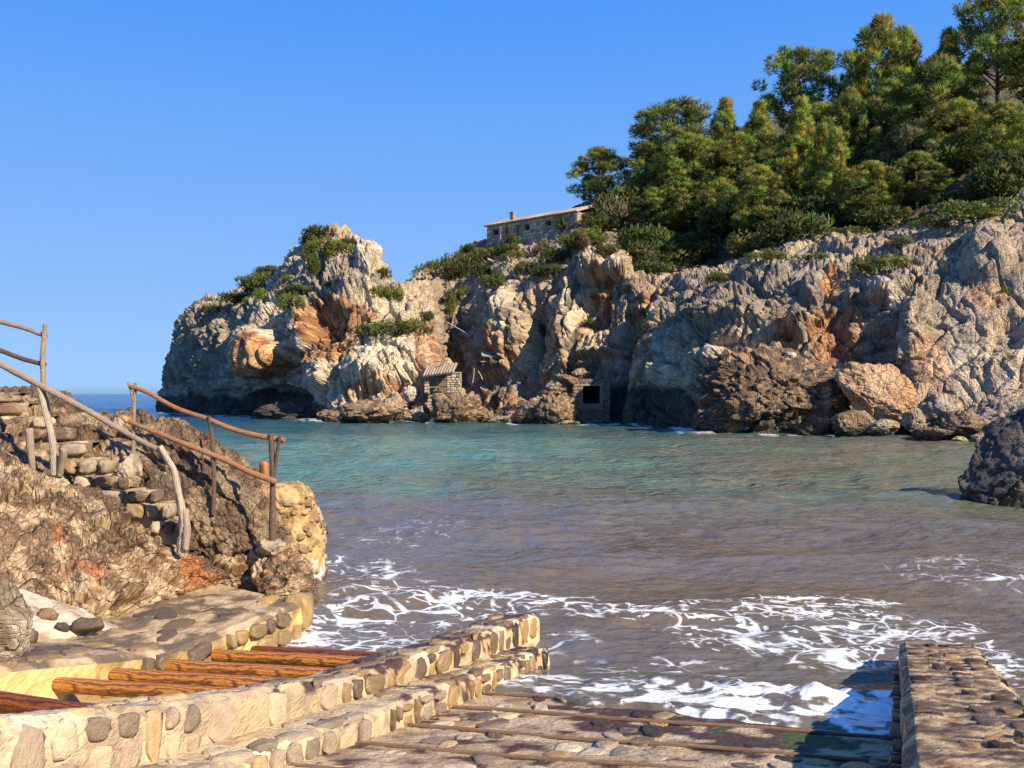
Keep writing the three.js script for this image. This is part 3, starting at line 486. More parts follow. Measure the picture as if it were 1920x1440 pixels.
// ramp
const RAMP = thing('boat_ramp', 'cobbled boat ramp with embedded cross timbers sloping into the surf', 'ramp');
const greenSpots = [[1500, 1388, 85, 16], [1560, 1412, 110, 18], [1350, 1370, 22, 10], [1620, 1405, 60, 14]], weedSpots = [[1350, 1340, 360, 50], [1300, 1330, 260, 32], [1420, 1355, 260, 30], [1100, 1302, 130, 22], [1520, 1400, 230, 26], [1230, 1300, 260, 14], [1650, 1420, 90, 60]];
const rampWeed = p => { const [px, py] = pxOf(p); return [spotMax(weedSpots.map(a => [...a, 1]), px, py, 0) * 0.62 + 0.22, spotMax(greenSpots.map(a => [...a, 1]), px, py, 0) * 0.85]; };
{
  const geo = surface(230, 150, (u, v) => { const t = lerp(-0.8, 9.6, u), s = lerp(0.3, 6.5, v); return at3(t, s, rampY(t)); }, p => 0.022 * fbm(p.x * 2.2, p.y, p.z * 2.2, 3) + 0.012 * fbm(p.x * 9, p.y * 9, p.z * 9, 3),
    p => { const [w, g] = rampWeed(p); return masonry(p, w, 0.25 * (1 - sst(2.6, 4, slipInv(p.x, -p.z)[0])), g).map((x, i) => x * [0.82, 0.74, 0.68][i]); }, true);
  mesh('ramp_bed', geo, matMortar, RAMP);
  lay(RAMP, (a, b) => at3(a, b, rampY(a)), 1.6, 7.2, 0.45, 4.2, { seed: 31, w: 0.27, h: 0.19, dep: 0.026, out: -0.019, jit: 0.08, pool: (p, r) => { const [w, g] = rampWeed(p); if (g > 0.5) return null; return w > 0.4 ? (r() < 0.5 ? SM.weed : SM.wet) : r() < 0.25 ? SM.wet : SM.dry; }, keep: 0.48, up: true, rot: 1.2 });
}

// ---------- right pier ----------
const PD = [0.3826, 0.9239], PC = [0.985, -0.17];
const pierY = t => 0.34 + 0.165 * t;
const pier3 = (t, s, y) => V(4.17 - PD[0] * t * 1.0 + PC[0] * s, y, -(9.97 - PD[1] * t + PC[1] * s));
const PIER = thing('stone_pier', 'low weathered brown stone pier at the right edge casting shadow on the ramp', 'pier');
{
  const geo = surface(230, 90, (u, v) => {
    const k = Math.round(u * 229), t = k < 2 ? 0 : (k - 2) / 227 * 9; const y = pierY(t), S = [[-0.02, -0.9], [0, y - 0.05], [0.06, y], [0.70, y], [0.80, y - 0.07], [0.92, -0.9]]; const f = v * 5, i = Math.min(4, Math.floor(f)), w = f - i;
    let s = lerp(S[i][0], S[i + 1][0], w), yy = lerp(S[i][1], S[i + 1][1], w), tt = t; if (k === 0) { yy = Math.min(yy, -0.9); tt = -0.12; } else if (k === 1) { tt = -0.05; yy -= 0.03; }
    return pier3(tt, s + (t > 3 ? 0.0 : 0), yy);
  }, p => 0.014 * ridged(p.x * 3, p.y * 3, p.z * 13, 3) + 0.03 * fbm(p.x * 2, p.y * 2, p.z * 2, 3) + 0.02 * fbm(p.x * 9, p.y * 9, p.z * 9, 3),
    p => { const a = fbm(p.x * 2, p.y * 2, p.z * 7, 4), b = fbm(p.x * 7, p.y * 7, p.z * 16, 4); let c = mix3([0.27, 0.165, 0.072], [0.15, 0.082, 0.034], sst(-0.25, 0.25, a)); c = mix3(c, [0.080, 0.042, 0.022], 0.9 * sst(0.04, 0.16, b + 0.3 * a)); c = mix3(c, [0.44, 0.32, 0.17], 0.8 * sst(0.05, 0.2, -b + 0.02)); const f2 = fbm(p.x * 14, p.y * 14, p.z * 34, 3); c = c.map(x => x * (1 + 0.8 * f2)); return c; }, true);
  mesh('pier_core', geo, matWetStone, PIER);
  lay(PIER, (a, b) => pier3(a, b, pierY(a)), 0.1, 6.5, 0.04, 0.76, { seed: 41, w: 0.13, h: 0.15, dep: 0.02, out: -0.008, pool: (p, r) => r() < 0.3 ? SM.weed : SM.wet, keep: 0.26, up: true, rot: 0.5 });
  lay(PIER, (a, b) => pier3(a, -0.012, rampY(a + 1.0) + b), 0.1, 6, -0.05, 0.12, { seed: 42, w: 0.2, h: 0.11, dep: 0.03, out: -0.018, pool: (p, r) => SM.weed, keep: 0.6, rot: 0.3 });
}

// ---------- quay ----------
const quayY = t => pl([[-0.3, 0.49], [0, 0.49], [2, 0.50], [2.6, 0.58], [4.16, 0.888], [8, 1.7]], t);
const quay3 = (t, s, y) => V(-2.53 - U[0] * t + CR[0] * s, y, -(11.08 - U[1] * t + CR[1] * s));
const QUAY = thing('stone_quay', 'wet stone and cement quay below the stairs, edged by an ochre wall', 'quay');
{
  const geo = surface(240, 170, (u, v) => {
    const k = Math.round(u * 239), t = k < 2 ? 0 : (k - 2) / 237 * 7.5; const y = quayY(t), S = [[0.05, -0.9], [0, y - 0.06], [-0.07, y], [-1.0, y + 0.02], [-2.4, y + 0.05], [-4.4, y + 0.2]]; const f = v * 5, i = Math.min(4, Math.floor(f)), w = f - i;
    let s = lerp(S[i][0], S[i + 1][0], w), yy = lerp(S[i][1], S[i + 1][1], w), tt = t; if (k === 0) { yy = Math.min(yy, -0.9); tt = -0.18; } else if (k === 1) { tt = -0.08; yy -= 0.03; }
    return quay3(tt + Math.min(0, s) * 0.45 * Math.pow(1 - t / 7.5, 4), s, yy);
  }, p => 0.035 * fbm(p.x * 2.4, p.y * 2.4, p.z * 2.4, 4) + 0.016 * fbm(p.x * 10, p.y * 10, p.z * 10, 3),
    (p, n) => { const a = fbm(p.x * 1.1, p.y, p.z * 1.6, 4), b = fbm(p.x * 4, p.y * 4, p.z * 5, 4); const face = Math.abs(n.y) < 0.5; let c = face ? mix3([0.60, 0.42, 0.17], [0.38, 0.23, 0.08], sst(-0.15, 0.3, a + 0.6 * b)) : mix3([0.34, 0.235, 0.125], [0.17, 0.112, 0.056], sst(-0.25, 0.12, a + 0.7 * b)); c = mix3(c, [0.115, 0.085, 0.05], (face ? 0.4 : 0.85) * sst(0.0, 0.16, b + 0.35 * a)); if (!face) c = mix3(c, [0.46, 0.335, 0.20], 0.7 * sst(0.08, 0.22, -b + 0.5 * fbm(p.x * 11, p.y * 11, p.z * 11, 3))); const k = 1 + 0.3 * fbm(p.x * 19, p.y * 19, p.z * 19, 3); return c.map(x => x * k); });
  mesh('quay_bed', geo, matWetStone, QUAY);
  lay(QUAY, (a, b) => quay3(a, b, quayY(a) + 0.01 - 0.015 * b), 0.1, 5.2, -2.5, -0.1, { seed: 51, w: 0.36, h: 0.26, dep: 0.034, out: -0.026, jit: 0.1, pool: (p, r) => r() < 0.4 ? SM.wet : SM.rock, keep: 0.55, up: true, rot: 1.4 });
  lay(QUAY, (a, b) => quay3(a, 0.025, quayY(a) - 0.42 + b), 0.0, 3.2, 0, 0.40, { seed: 52, w: 0.24, h: 0.24, dep: 0.05, out: -0.012, pool: (p, r) => SM.wet, keep: 0.66, rot: 0.2 });
  const r = RNG(5); for (const [t, s, a, b, c] of [[-0.12, -0.10, 0.17, 0.12, 0.16], [0.0, -0.42, 0.14, 0.10, 0.15]]) stone(QUAY, quay3(t, s, quayY(0) - 0.12), V(1, 0, 0), V(0, 1, 0), V(0, 0, 1), a, b + 0.10, c, [SM.wet[2]], r, 'corner_stone');
}
// floor of the log slip
{
  const g = thing('log_slip_bed', 'pale cement bed of the narrow slip beneath the logs', 'slip bed');
  const geo = surface(120, 60, (u, v) => { const t = lerp(-0.3, 8, u), s = lerp(-3.4, -0.5, v); return at3(t, s, pl([[0, -0.35], [1.2, 0.0], [3, 0.22], [5, 0.62], [8, 1.2]], t)); }, p => 0.03 * fbm(p.x * 3, p.y * 3, p.z * 3, 3), p => masonry(p, 0.1, 0.5), true);
  mesh('cement_bed', geo, matMortar, g);
}
// ---------- slip logs ----------
const matLog = new THREE.MeshStandardMaterial({ color: new THREE.Color().setRGB(1, 1, 1), roughness: 0.42, bumpMap: rep(bumpWood, 1, 1), bumpScale: 0.004, map: tile(512, (u, v) => { const w = pf(u, v, 3, 12, 4), n = pf(u, v, 10, 31, 3); const ring = 0.5 + 0.5 * Math.sin((Math.sin(v * 6.283) * 2.4 + 3.2 * w + 0.35 * n) * 6.283); const k = Math.pow(ring, 2.2), s = pf(u * 2 % 1, v, 32, 8, 3); const m = mix3([0.58, 0.38, 0.15], [0.31, 0.17, 0.06], k * 0.85); return m.map(x => x * (0.95 + 0.4 * s)); }, true) });
const matLogDark = matLog.clone(); matLogDark.color.setRGB(0.42, 0.30, 0.22);
function pole(pts, r0, r1, seed, o = {}) {            // crooked round timber through points, with capped ends
  const c = new THREE.CatmullRomCurve3(pts, false, 'centripetal'), n = o.n || 48, m = o.m || 12, L = c.getLength(), fr = c.computeFrenetFrames(n, false);
  const pos = [], uv = [], idx = [];
  const ring = (k, f, rr) => { const p = c.getPointAt(f), N = fr.normals[k], B = fr.binormals[k]; for (let i = 0; i <= m; i++) { const a = i / m * 6.28318, q = p.clone().addScaledVector(N, Math.cos(a)).addScaledVector(B, Math.sin(a)); const kn = 1 + (o.rough ?? 0.12) * fbm(q.x * 6 + seed, f * L * 5, q.z * 6, 3) + (o.rough ?? 0.12) * 0.9 * Math.max(0, noise(seed + f * L * 3.1, i / m * 2, 4) - 0.45); p.r = rr * kn; pos.push(p.x + (N.x * Math.cos(a) + B.x * Math.sin(a)) * p.r, p.y + (N.y * Math.cos(a) + B.y * Math.sin(a)) * p.r, p.z + (N.z * Math.cos(a) + B.z * Math.sin(a)) * p.r); uv.push(f * L, i / m); } };
  ring(0, 0, 0.001); ring(0, 0, r0 * 0.86); for (let k = 0; k <= n; k++) ring(k, k / n, lerp(r0, r1, k / n) * (k === 0 || k === n ? 0.96 : 1)); ring(n, 1, r1 * 0.86); ring(n, 1, 0.001);
  for (let k = 0; k < n + 4; k++) for (let i = 0; i < m; i++) { const a = k * (m + 1) + i, b = a + m + 1; idx.push(a, a + 1, b, b, a + 1, b + 1); }
  const g = new THREE.BufferGeometry(); g.setAttribute('position', new THREE.Float32BufferAttribute(pos, 3)); g.setAttribute('uv', new THREE.Float32BufferAttribute(uv, 2)); g.setIndex(idx); g.computeVertexNormals(); return g;
}
[[4.30, 0.655, 'bowed dark log nearest the left frame edge on the slip', 1, 0.078], [3.612, 0.584, 'second log from the left frame edge, its sawn end on pale cement', 0, 0.064], [2.993, 0.488, 'third log from the left frame edge with swirling grain', 0, 0.064], [2.358, 0.40, 'fourth log from the left frame edge laid across the slip', 0, 0.064], [1.608, 0.30, 'fifth log from the left frame edge, just above the foam', 0, 0.064], [0.947, 0.165, 'dark wet farthest log of the slip nearest the sea', 1, 0.064]].forEach(([t, y, label, dark, r], i) => {
  const a = quay3(t, -0.03, y), b = a.clone().add(V(CR[0] * 2.45, 0.02, -CR[1] * 2.45 - 0.0)), mid = a.clone().lerp(b, 0.5); if (i === 0) { a.y += 0.07; a.x -= 0.3; mid.y -= 0.05; }
  const m = mesh('slip_log', pole([a, mid, b], r, r * 0.94, i * 7 + 3, { rough: 0.04, n: 30, m: 20 }), dark ? matLogDark : matLog); tag(m, label, 'log', 'logs laid across the slip');
});
// cross timbers set in the ramp
const matTimber = new THREE.MeshStandardMaterial({ color: new THREE.Color().setRGB(0.20, 0.12, 0.07), roughness: 0.7, bumpMap: rep(bumpWood, 2, 1), bumpScale: 0.006 });
[1.25, 1.95, 2.65, 3.40, 4.22, 4.98, 5.75].forEach((t, i) => { const pts = []; for (let k = 0; k <= 6; k++) { const s = lerp(0.40, 4.1, k / 6); pts.push(at3(t + 0.015 * Math.sin(k * 2 + i), s, rampY(t) + 0.012)); } mesh('cross_timber', pole(pts, 0.017, 0.015, 50 + i, { n: 40, m: 8, rough: 0.2 }), matTimber, RAMP); });

// ---------- stair rock ----------
function crag(p, s, A, B, C) {
  const wx = p.x + 0.25 * fbm(p.x, p.y, p.z, 3), wy = p.y + 0.25 * fbm(p.x + 31, p.y, p.z, 3), wz = p.z + 0.2 * fbm(p.x, p.y + 17, p.z, 3);
  let h = A * blocks(wx * s + wy * 0.5, wy * s * 1.2, wz * s, 0.4, 0.5, 0.3);
  h += B * 1.3 * blocks(wx * s * 2.9, wy * s * 2.9 + 4, wz * s * 2.9, 0.45, 0.6, 0.4) + B * 0.6 * blocks(wx * s * 7.1 + wy, wy * s * 7.1 + 4, wz * s * 7.1, 0.5, 0.6, 0.4);
  return h + C * (0.6 * ridged(wx * 2.6 + wy, wy * 2.6 - wx, wz * 2.6, 4) + 1.1 * fbm(wx * 14, wy * 14, wz * 14, 3));
}
function cragColor(p, px, py, o = {}) {
  const a = fbm(p.x * 1.1, p.y * 1.1, p.z * 1.1, 4), b = fbm(p.x * 4.5, p.y * 4.5, p.z * 4.5, 4), f = fbm(p.x * 15, p.y * 15, p.z * 15, 3);
  let c = mix3([0.25, 0.145, 0.068], [0.115, 0.070, 0.036], sst(-0.25, 0.25, a + 0.5 * b));
  c = mix3(c, [0.44, 0.315, 0.18], 0.85 * sst(0.0, 0.2, b - 0.25 * a)); c = mix3(c, [0.05, 0.034, 0.024], 0.7 * sst(0.08, 0.28, -b + 0.4 * f));
  c = mix3(c, [0.25, 0.125, 0.06], 0.4 * sst(0.12, 0.3, f + 0.3 * a));
  if (o.rust) c = mix3(c, [0.40, 0.125, 0.035], spotMax(o.rust, px, py, 0.5 * b) * 0.85);
  if (o.dark) c = mix3(c, [0.055, 0.037, 0.026], o.dark * sst(-0.3, 0.1, b + 0.3));
  const k = 1 + 0.4 * f; return c.map(x => x * k);
}
const STAIRROCK = thing('stair_rock', 'craggy brown rock outcrop carrying the stairs at the left', 'rock');
const FR = [
  [[-130, 1120, 9.0], [-130, 1040, 9.6], [-130, 960, 10.2], [-130, 880, 10.9], [-130, 790, 11.9]],
  [[0, 1125, 9.5], [0, 1040, 10.0], [0, 960, 10.6], [0, 885, 11.3], [0, 812, 12.2]],
  [[100, 1135, 9.9], [100, 1060, 10.3], [100, 985, 10.8], [100, 935, 11.2], [100, 895, 11.8]],
  [[200, 1172, 10.1], [200, 1085, 10.5], [200, 1020, 10.9], [200, 975, 11.2], [200, 940, 11.7]],
  [[300, 1138, 11.0], [300, 1088, 11.1], [300, 1048, 11.3], [300, 1026, 11.4], [300, 1006, 11.7]],
  [[370, 1112, 11.7], [370, 1084, 11.7], [370, 1062, 11.8], [370, 1048, 11.9], [370, 1032, 12.2]],
  [[450, 1104, 12.0], [450, 1080, 12.0], [450, 1060, 12.1], [450, 1042, 12.3], [450, 1024, 12.7]],
  [[520, 1120, 11.8], [520, 1085, 11.9], [520, 1055, 12.1], [520, 1034, 12.3], [520, 1016, 12.8]],
  [[568, 1140, 11.9], [568, 1090, 12.0], [567, 1060, 12.2], [562, 1042, 12.5], [556, 1028, 13.0]],
  [[590, 1145, 12.7], [588, 1095, 12.9], [584, 1062, 13.1], [576, 1046, 13.3], [566, 1034, 13.6]],
];
for (const c of FR) c.unshift([c[0][0], c[0][1] + 60, c[0][2] + 0.1]);
const frGeo = surface(350, 200, through(FR, [[0, 0.05, -1.7]]), (p, n, px, py) => crag(p, 1.1, 0.22, 0.035, 0.09), (p, n, px, py) => cragColor(p, px, py, { rust: [[360, 1075, 24, 40, 0.7], [395, 1085, 24, 16, 0.6], [170, 1075, 30, 14, 0.6], [105, 1010, 10, 30, 0.6]] }));
mesh('lower_rock', frGeo, matWet, STAIRROCK);
const RG = [
  [[-130, 800, 13.0], [-130, 765, 13.3], [-130, 738, 13.8]],
  [[0, 800, 13.0], [0, 768, 13.3], [0, 744, 13.8]],
  [[60, 815, 12.9], [60, 770, 13.2], [62, 745, 13.7]],
  [[120, 845, 12.7], [118, 800, 13.1], [118, 772, 13.6]],
  [[195, 895, 12.5], [190, 840, 12.8], [188, 794, 13.4]],
  [[250, 945, 12.2], [252, 866, 12.5], [252, 796, 13.0]],
  [[310, 995, 12.0], [322, 895, 12.3], [328, 815, 12.8]],
  [[388, 1015, 12.1], [398, 935, 12.3], [400, 852, 12.7]],
  [[452, 1032, 12.3], [458, 975, 12.4], [456, 902, 12.8]],
  [[515, 1040, 12.5], [518, 1008, 12.6], [522, 958, 12.9]],
  [[556, 1080, 12.6], [560, 1045, 12.8], [560, 1004, 13.1]],
  [[575, 1130, 13.0], [580, 1080, 13.2], [578, 1040, 13.5]],
];
for (const c of RG) c.unshift([c[0][0], c[0][1] + 70, c[0][2] + 0.1]);
const rgGeo = surface(320, 160, through(RG, [[0.1, -0.1, -0.5], [0.3, -3.4, -1.1]]), p => crag(p, 1.0, 0.18, 0.035, 0.075) - 0.03, (p, n, px, py) => cragColor(p, px, py, { dark: px > 250 ? 0.45 : 0.15 }));
mesh('rock_ridge', rgGeo, matRock, STAIRROCK);
// white cement bank and patches
{
  const B = [[[-90, 1262, 8.0], [-90, 1180, 8.5], [-90, 1095, 9.4]], [[0, 1245, 8.2], [10, 1175, 8.7], [20, 1105, 9.5]], [[70, 1212, 8.9], [80, 1165, 9.2], [80, 1118, 9.8]], [[150, 1196, 9.4], [150, 1172, 9.5], [140, 1140, 9.9]], [[215, 1180, 9.8], [210, 1176, 9.9], [200, 1165, 10.3]]];
  const g = surface(120, 60, through(B), p => 0.05 * fbm(p.x * 3, p.y * 3, p.z * 3, 4) + 0.02 * fbm(p.x * 12, p.y * 12, p.z * 12, 3), p => { const b = fbm(p.x * 4, p.y * 4, p.z * 4, 4); return mix3([0.50, 0.425, 0.31], [0.32, 0.235, 0.15], sst(0.02, 0.25, b)).map(x => x * (1 + 0.25 * fbm(p.x * 20, p.y * 20, p.z * 20, 2))); });
  const o = mesh('cement_bank', g, matMortar); tag(o, 'pale cement bank with embedded stones at the foot of the rock', 'cement bank');
  const r = RNG(77); for (const [px, py, d, a, b] of [[165, 1172, 9.35, 0.16, 0.07], [48, 1195, 8.75, 0.10, 0.10], [30, 1130, 9.2, 0.08, 0.06], [90, 1153, 9.3, 0.09, 0.06], [118, 1175, 9.25, 0.06, 0.04]]) stone(o, P(px, py, d), V(1, 0, 0), V(0, 0.8, -0.6), V(0, 0.6, 0.8), a, b, 0.05, SM.rock, r);
}
function lump(seed, a, b, c, det, rough, colf) {      // irregular boulder with half sizes a, b, c
  const g = new THREE.IcosahedronGeometry(1, det), p = g.attributes.position, pos = [], col = [], map = {}, idx = [], uv = [], r = RNG(seed), cuts = []; const S = Math.max(a, b, c);
  for (let i = 0; i < 11; i++) { const v = V(r() * 2 - 1, r() * 1.6 - 0.7, r() * 2 - 1).normalize(); cuts.push([v, 0.62 + 0.3 * r()]); }
  for (let i = 0; i < p.count; i++) {
    const key = p.getX(i).toFixed(4) + p.getY(i).toFixed(4) + p.getZ(i).toFixed(4);
    if (!(key in map)) {
      const v = V(p.getX(i), p.getY(i), p.getZ(i)); for (const [n, d] of cuts) { const m = v.dot(n) - d; if (m > 0) v.addScaledVector(n, -m * 0.92); }
      const q = V(v.x * a, v.y * b, v.z * c), s = 2.2 / S; 
      const k = 1 + rough * (0.55 * blocks(q.x * s + seed, q.y * s * 1.4, q.z * s, 0.8, 0.7, 0.35) + 0.28 * blocks(q.x * s * 2.6 + seed, q.y * s * 3.4, q.z * s * 2.6, 0.8, 0.8, 0.4)) + rough * 0.8 * fbm(v.x * 1.7 + seed, v.y * 1.7, v.z * 1.7, 3) + rough * 0.35 * ridged(v.x * 5 + seed, v.y * 7, v.z * 5, 3);
      q.multiplyScalar(k); map[key] = pos.length / 3; pos.push(q.x, q.y, q.z); { const ax = Math.abs(v.x), ay = Math.abs(v.y), az = Math.abs(v.z); if (ay > ax && ay > az) uv.push(q.x, q.z); else if (ax > az) uv.push(q.z, q.y); else uv.push(q.x, q.y); } col.push(...colf(q, v));
    }
    idx.push(map[key]);
  }
  const o = new THREE.BufferGeometry(); o.setAttribute('position', new THREE.Float32BufferAttribute(pos, 3)); o.setAttribute('color', new THREE.Float32BufferAttribute(col, 3)); o.setAttribute('uv', new THREE.Float32BufferAttribute(uv, 2)); o.setIndex(idx); o.computeVertexNormals(); return o;
}
const nearCol = (pal, sc = 3) => (q) => { const b = fbm(q.x * sc, q.y * sc, q.z * sc, 4), f = fbm(q.x * sc * 4, q.y * sc * 4, q.z * sc * 4, 3); return mix3(pal[0], pal[1], sst(-0.2, 0.25, b)).map(x => x * (1 + 0.35 * f)); };
{
  const g = lump(4, 0.17, 0.24, 0.16, 14, 0.18, nearCol([[0.38, 0.30, 0.20], [0.22, 0.16, 0.10]], 8)); const o = mesh('cement_lump', g, matMortar); o.position.copy(P(246, 884, 12.2)); tag(o, 'pale rounded cement lump beside the stair steps', 'cement lump');
  const g2 = lump(5, 0.20, 0.13, 0.16, 14, 0.18, nearCol([[0.38, 0.30, 0.20], [0.22, 0.16, 0.10]], 8)); const o2 = mesh('cement_footing', g2, matMortar); o2.position.copy(P(506, 1026, 12.1)); tag(o2, 'pale cement footing under the seaward railing post', 'cement footing');
  const g3 = lump(6, 0.22, 0.16, 0.16, 14, 0.2, nearCol([[0.48, 0.40, 0.27], [0.24, 0.17, 0.1]], 8)); const o3 = mesh('cement_footing', g3, matMortar); o3.position.copy(P(104, 912, 11.75)); tag(o3, 'pale stone footing under the tall forked railing post', 'cement footing');
  const g4 = lump(8, 0.32, 0.42, 0.3, 16, 0.2, nearCol([[0.33, 0.27, 0.19], [0.17, 0.12, 0.07]], 5)); const o4 = mesh('boulder', g4, matRock); o4.position.copy(P(-18, 1180, 7.9)); tag(o4, 'grey brown boulder cut off by the left frame edge on the quay', 'boulder');
}
// stairs
{
  const ST = thing('stone_stairs', 'rough stone stairs climbing the rock between two wooden railings', 'stairs'), r = RNG(321);
  const steps = [[284, 338, 979, 1004, 11.6], [236, 316, 946, 976, 11.75], [190, 292, 921, 946, 11.9], [138, 232, 894, 920, 12.05], [112, 200, 863, 892, 12.25], [66, 172, 831, 857, 12.45], [40, 132, 806, 829, 12.65], [-10, 90, 782, 805, 12.85], [-50, 52, 757, 780, 13.05], [-110, 26, 738, 757, 13.3]];
  for (const [x0, x1, y0, y1, d] of steps) {
    const a = P(x0, y0, d), b = P(x1, y0, d), h = a.y - P(x0, y1, d).y, w = b.x - a.x, dep = 0.62;
    const body = surface(34, 40, (u, v) => { const x = lerp(a.x, b.x, u), f = v * 3; const e = 0.02; if (f < 1) return V(x, a.y - (h + 0.12) * (1 - f), a.z - 0.03 + e * 0); if (f < 2) return V(x - 0.10 * (f - 1), a.y + 0.01 * (f - 1), a.z - 0.03 - dep * (f - 1)); return V(x - 0.1, a.y - 0.3 * (f - 2), a.z - 0.03 - dep); }, p => 0.02 * fbm(p.x * 5, p.y * 5, p.z * 5, 3) + 0.012 * fbm(p.x * 16, p.y * 16, p.z * 16, 2), p => { const q = fbm(p.x * 4, p.y * 4, p.z * 4, 4); return mix3([0.40, 0.285, 0.165], [0.20, 0.135, 0.075], sst(-0.15, 0.2, q)).map(x => x * (1 + 0.3 * fbm(p.x * 16, p.y * 16, p.z * 16, 2))); });
    const step = mesh('step', body, matMortar, ST);
    let x = a.x - 0.03; while (x < b.x - 0.06) { const sw = Math.min(b.x + 0.06 - x, w * (0.3 + 0.3 * r())); stone(step, V(x + sw / 2, a.y - h * 0.50 + 0.012, a.z - 0.06), V(1, 0, 0.06 * (r() - 0.5)).normalize(), V(0, 1, 0), V(0, 0, 1), sw / 2 - 0.012, h * 0.5 - 0.004, 0.10 + 0.03 * r(), r() < 0.6 ? SM.rock : [SM.wet[3], SM.dry[2], SM.dry[0]], r, 'stone'); x += sw; }
    let tx = a.x; while (tx < b.x - 0.1) { const sw = 0.16 + 0.18 * r(); stone(step, V(tx + sw / 2 - 0.03, a.y - 0.012, a.z - 0.18 - 0.1 * r()), V(1, 0, 0), V(0, 0, -1), V(0, 1, 0), sw / 2 - 0.02, 0.09 + 0.05 * r(), 0.026, r() < 0.5 ? SM.rock : SM.dry, r, 'stone'); tx += sw + 0.04; }
  }
}
// masonry bulwark with bollard
{
  const BW = thing('masonry_bulwark', 'ochre rubble masonry bulwark at the sea end of the stair rock', 'bulwark');
  const B = [
    [[462, 1080, 13.0], [462, 1000, 13.0], [462, 960, 13.0], [464, 914, 13.0], [470, 910, 14.2]],
    [[520, 1120, 12.95], [520, 1030, 12.95], [520, 975, 12.95], [518, 914, 12.95], [520, 909, 14.3]],
    [[566, 1110, 13.0], [566, 1035, 13.0], [562, 975, 13.05], [556, 914, 13.1], [556, 909, 14.3]],
    [[600, 1110, 13.5], [602, 1040, 13.5], [598, 985, 13.55], [574, 918, 13.6], [566, 911, 14.3]],
    [[608, 1110, 14.3], [608, 1040, 14.3], [604, 980, 14.3], [580, 920, 14.3], [570, 914, 14.4]],
    [[590, 1100, 15.2], [590, 1040, 15.2], [588, 980, 15.2], [570, 925, 15.2], [565, 918, 14.6]]];
  const base = through(B);
  mesh('mortar_core', surface(150, 120, base, p => 0.09 * fbm(p.x * 3.4, p.y * 3.4, p.z * 3.4, 4) + 0.045 * fbm(p.x * 11, p.y * 11, p.z * 11, 3), (p, n, px, py) => { const b = fbm(p.x * 4, p.y * 4, p.z * 4, 4); let c = mix3([0.44, 0.285, 0.12], [0.25, 0.15, 0.062], sst(-0.2, 0.2, b)); if (p.y < 0.75) c = mix3(c, [0.66, 0.58, 0.50], 0.85 * sst(-0.1, 0.12, 0.2 - (p.y - 0.5) * 0.8 + b)); if (p.y < 0.36) c = mix3(c, [0.10, 0.04, 0.035], sst(-0.12, 0.05, 0.32 - p.y + 0.4 * b)); return c.map(x => x * (1 + 0.3 * fbm(p.x * 17, p.y * 17, p.z * 17, 2))); }), matMortar, BW);
  const r = RNG(91); for (let i = 0; i < 74; i++) { const u = 0.16 + 0.62 * r(), v = 0.1 + 0.60 * r(); const p = base(u, v), pu = base(u + 0.01, v).sub(p).normalize(), pv = base(u, v + 0.01).sub(p).normalize(), n = V().crossVectors(pu, pv).normalize(); if (p.y < 0.45) continue; const s = 0.035 + 0.05 * r(); stone(BW, p.addScaledVector(n, -0.01), pu, V().crossVectors(n, pu), n, s * 1.15, s * 0.8, 0.04, [SM.wet[2], SM.wet[3], SM.wet[0], SM.dry[6], SM.dry[3]], r); }
  const bo = new THREE.LatheGeometry([[0.001, 0], [0.062, 0], [0.062, 0.33], [0.066, 0.34], [0.064, 0.37], [0.045, 0.395], [0.001, 0.40]].map(a => new THREE.Vector2(...a)), 28);
  const c = new Float32Array(bo.attributes.position.count * 3), bp = bo.attributes.position; for (let i = 0; i < bp.count; i++) { const q = fbm(bp.getX(i) * 26, bp.getY(i) * 12, bp.getZ(i) * 26, 4); c.set(mix3([0.36, 0.13, 0.035], [0.20, 0.065, 0.022], sst(-0.2, 0.2, q)), i * 3); } bo.setAttribute('color', new THREE.BufferAttribute(c, 3));
  const b = mesh('bollard', bo, new THREE.MeshStandardMaterial({ vertexColors: true, roughness: 0.65, bumpMap: rep(bumpGrit, 1), bumpScale: 0.004 })); b.position.copy(P(495, 917, 13.3)); tag(b, 'rusty iron mooring bollard on the ochre bulwark', 'bollard');
}
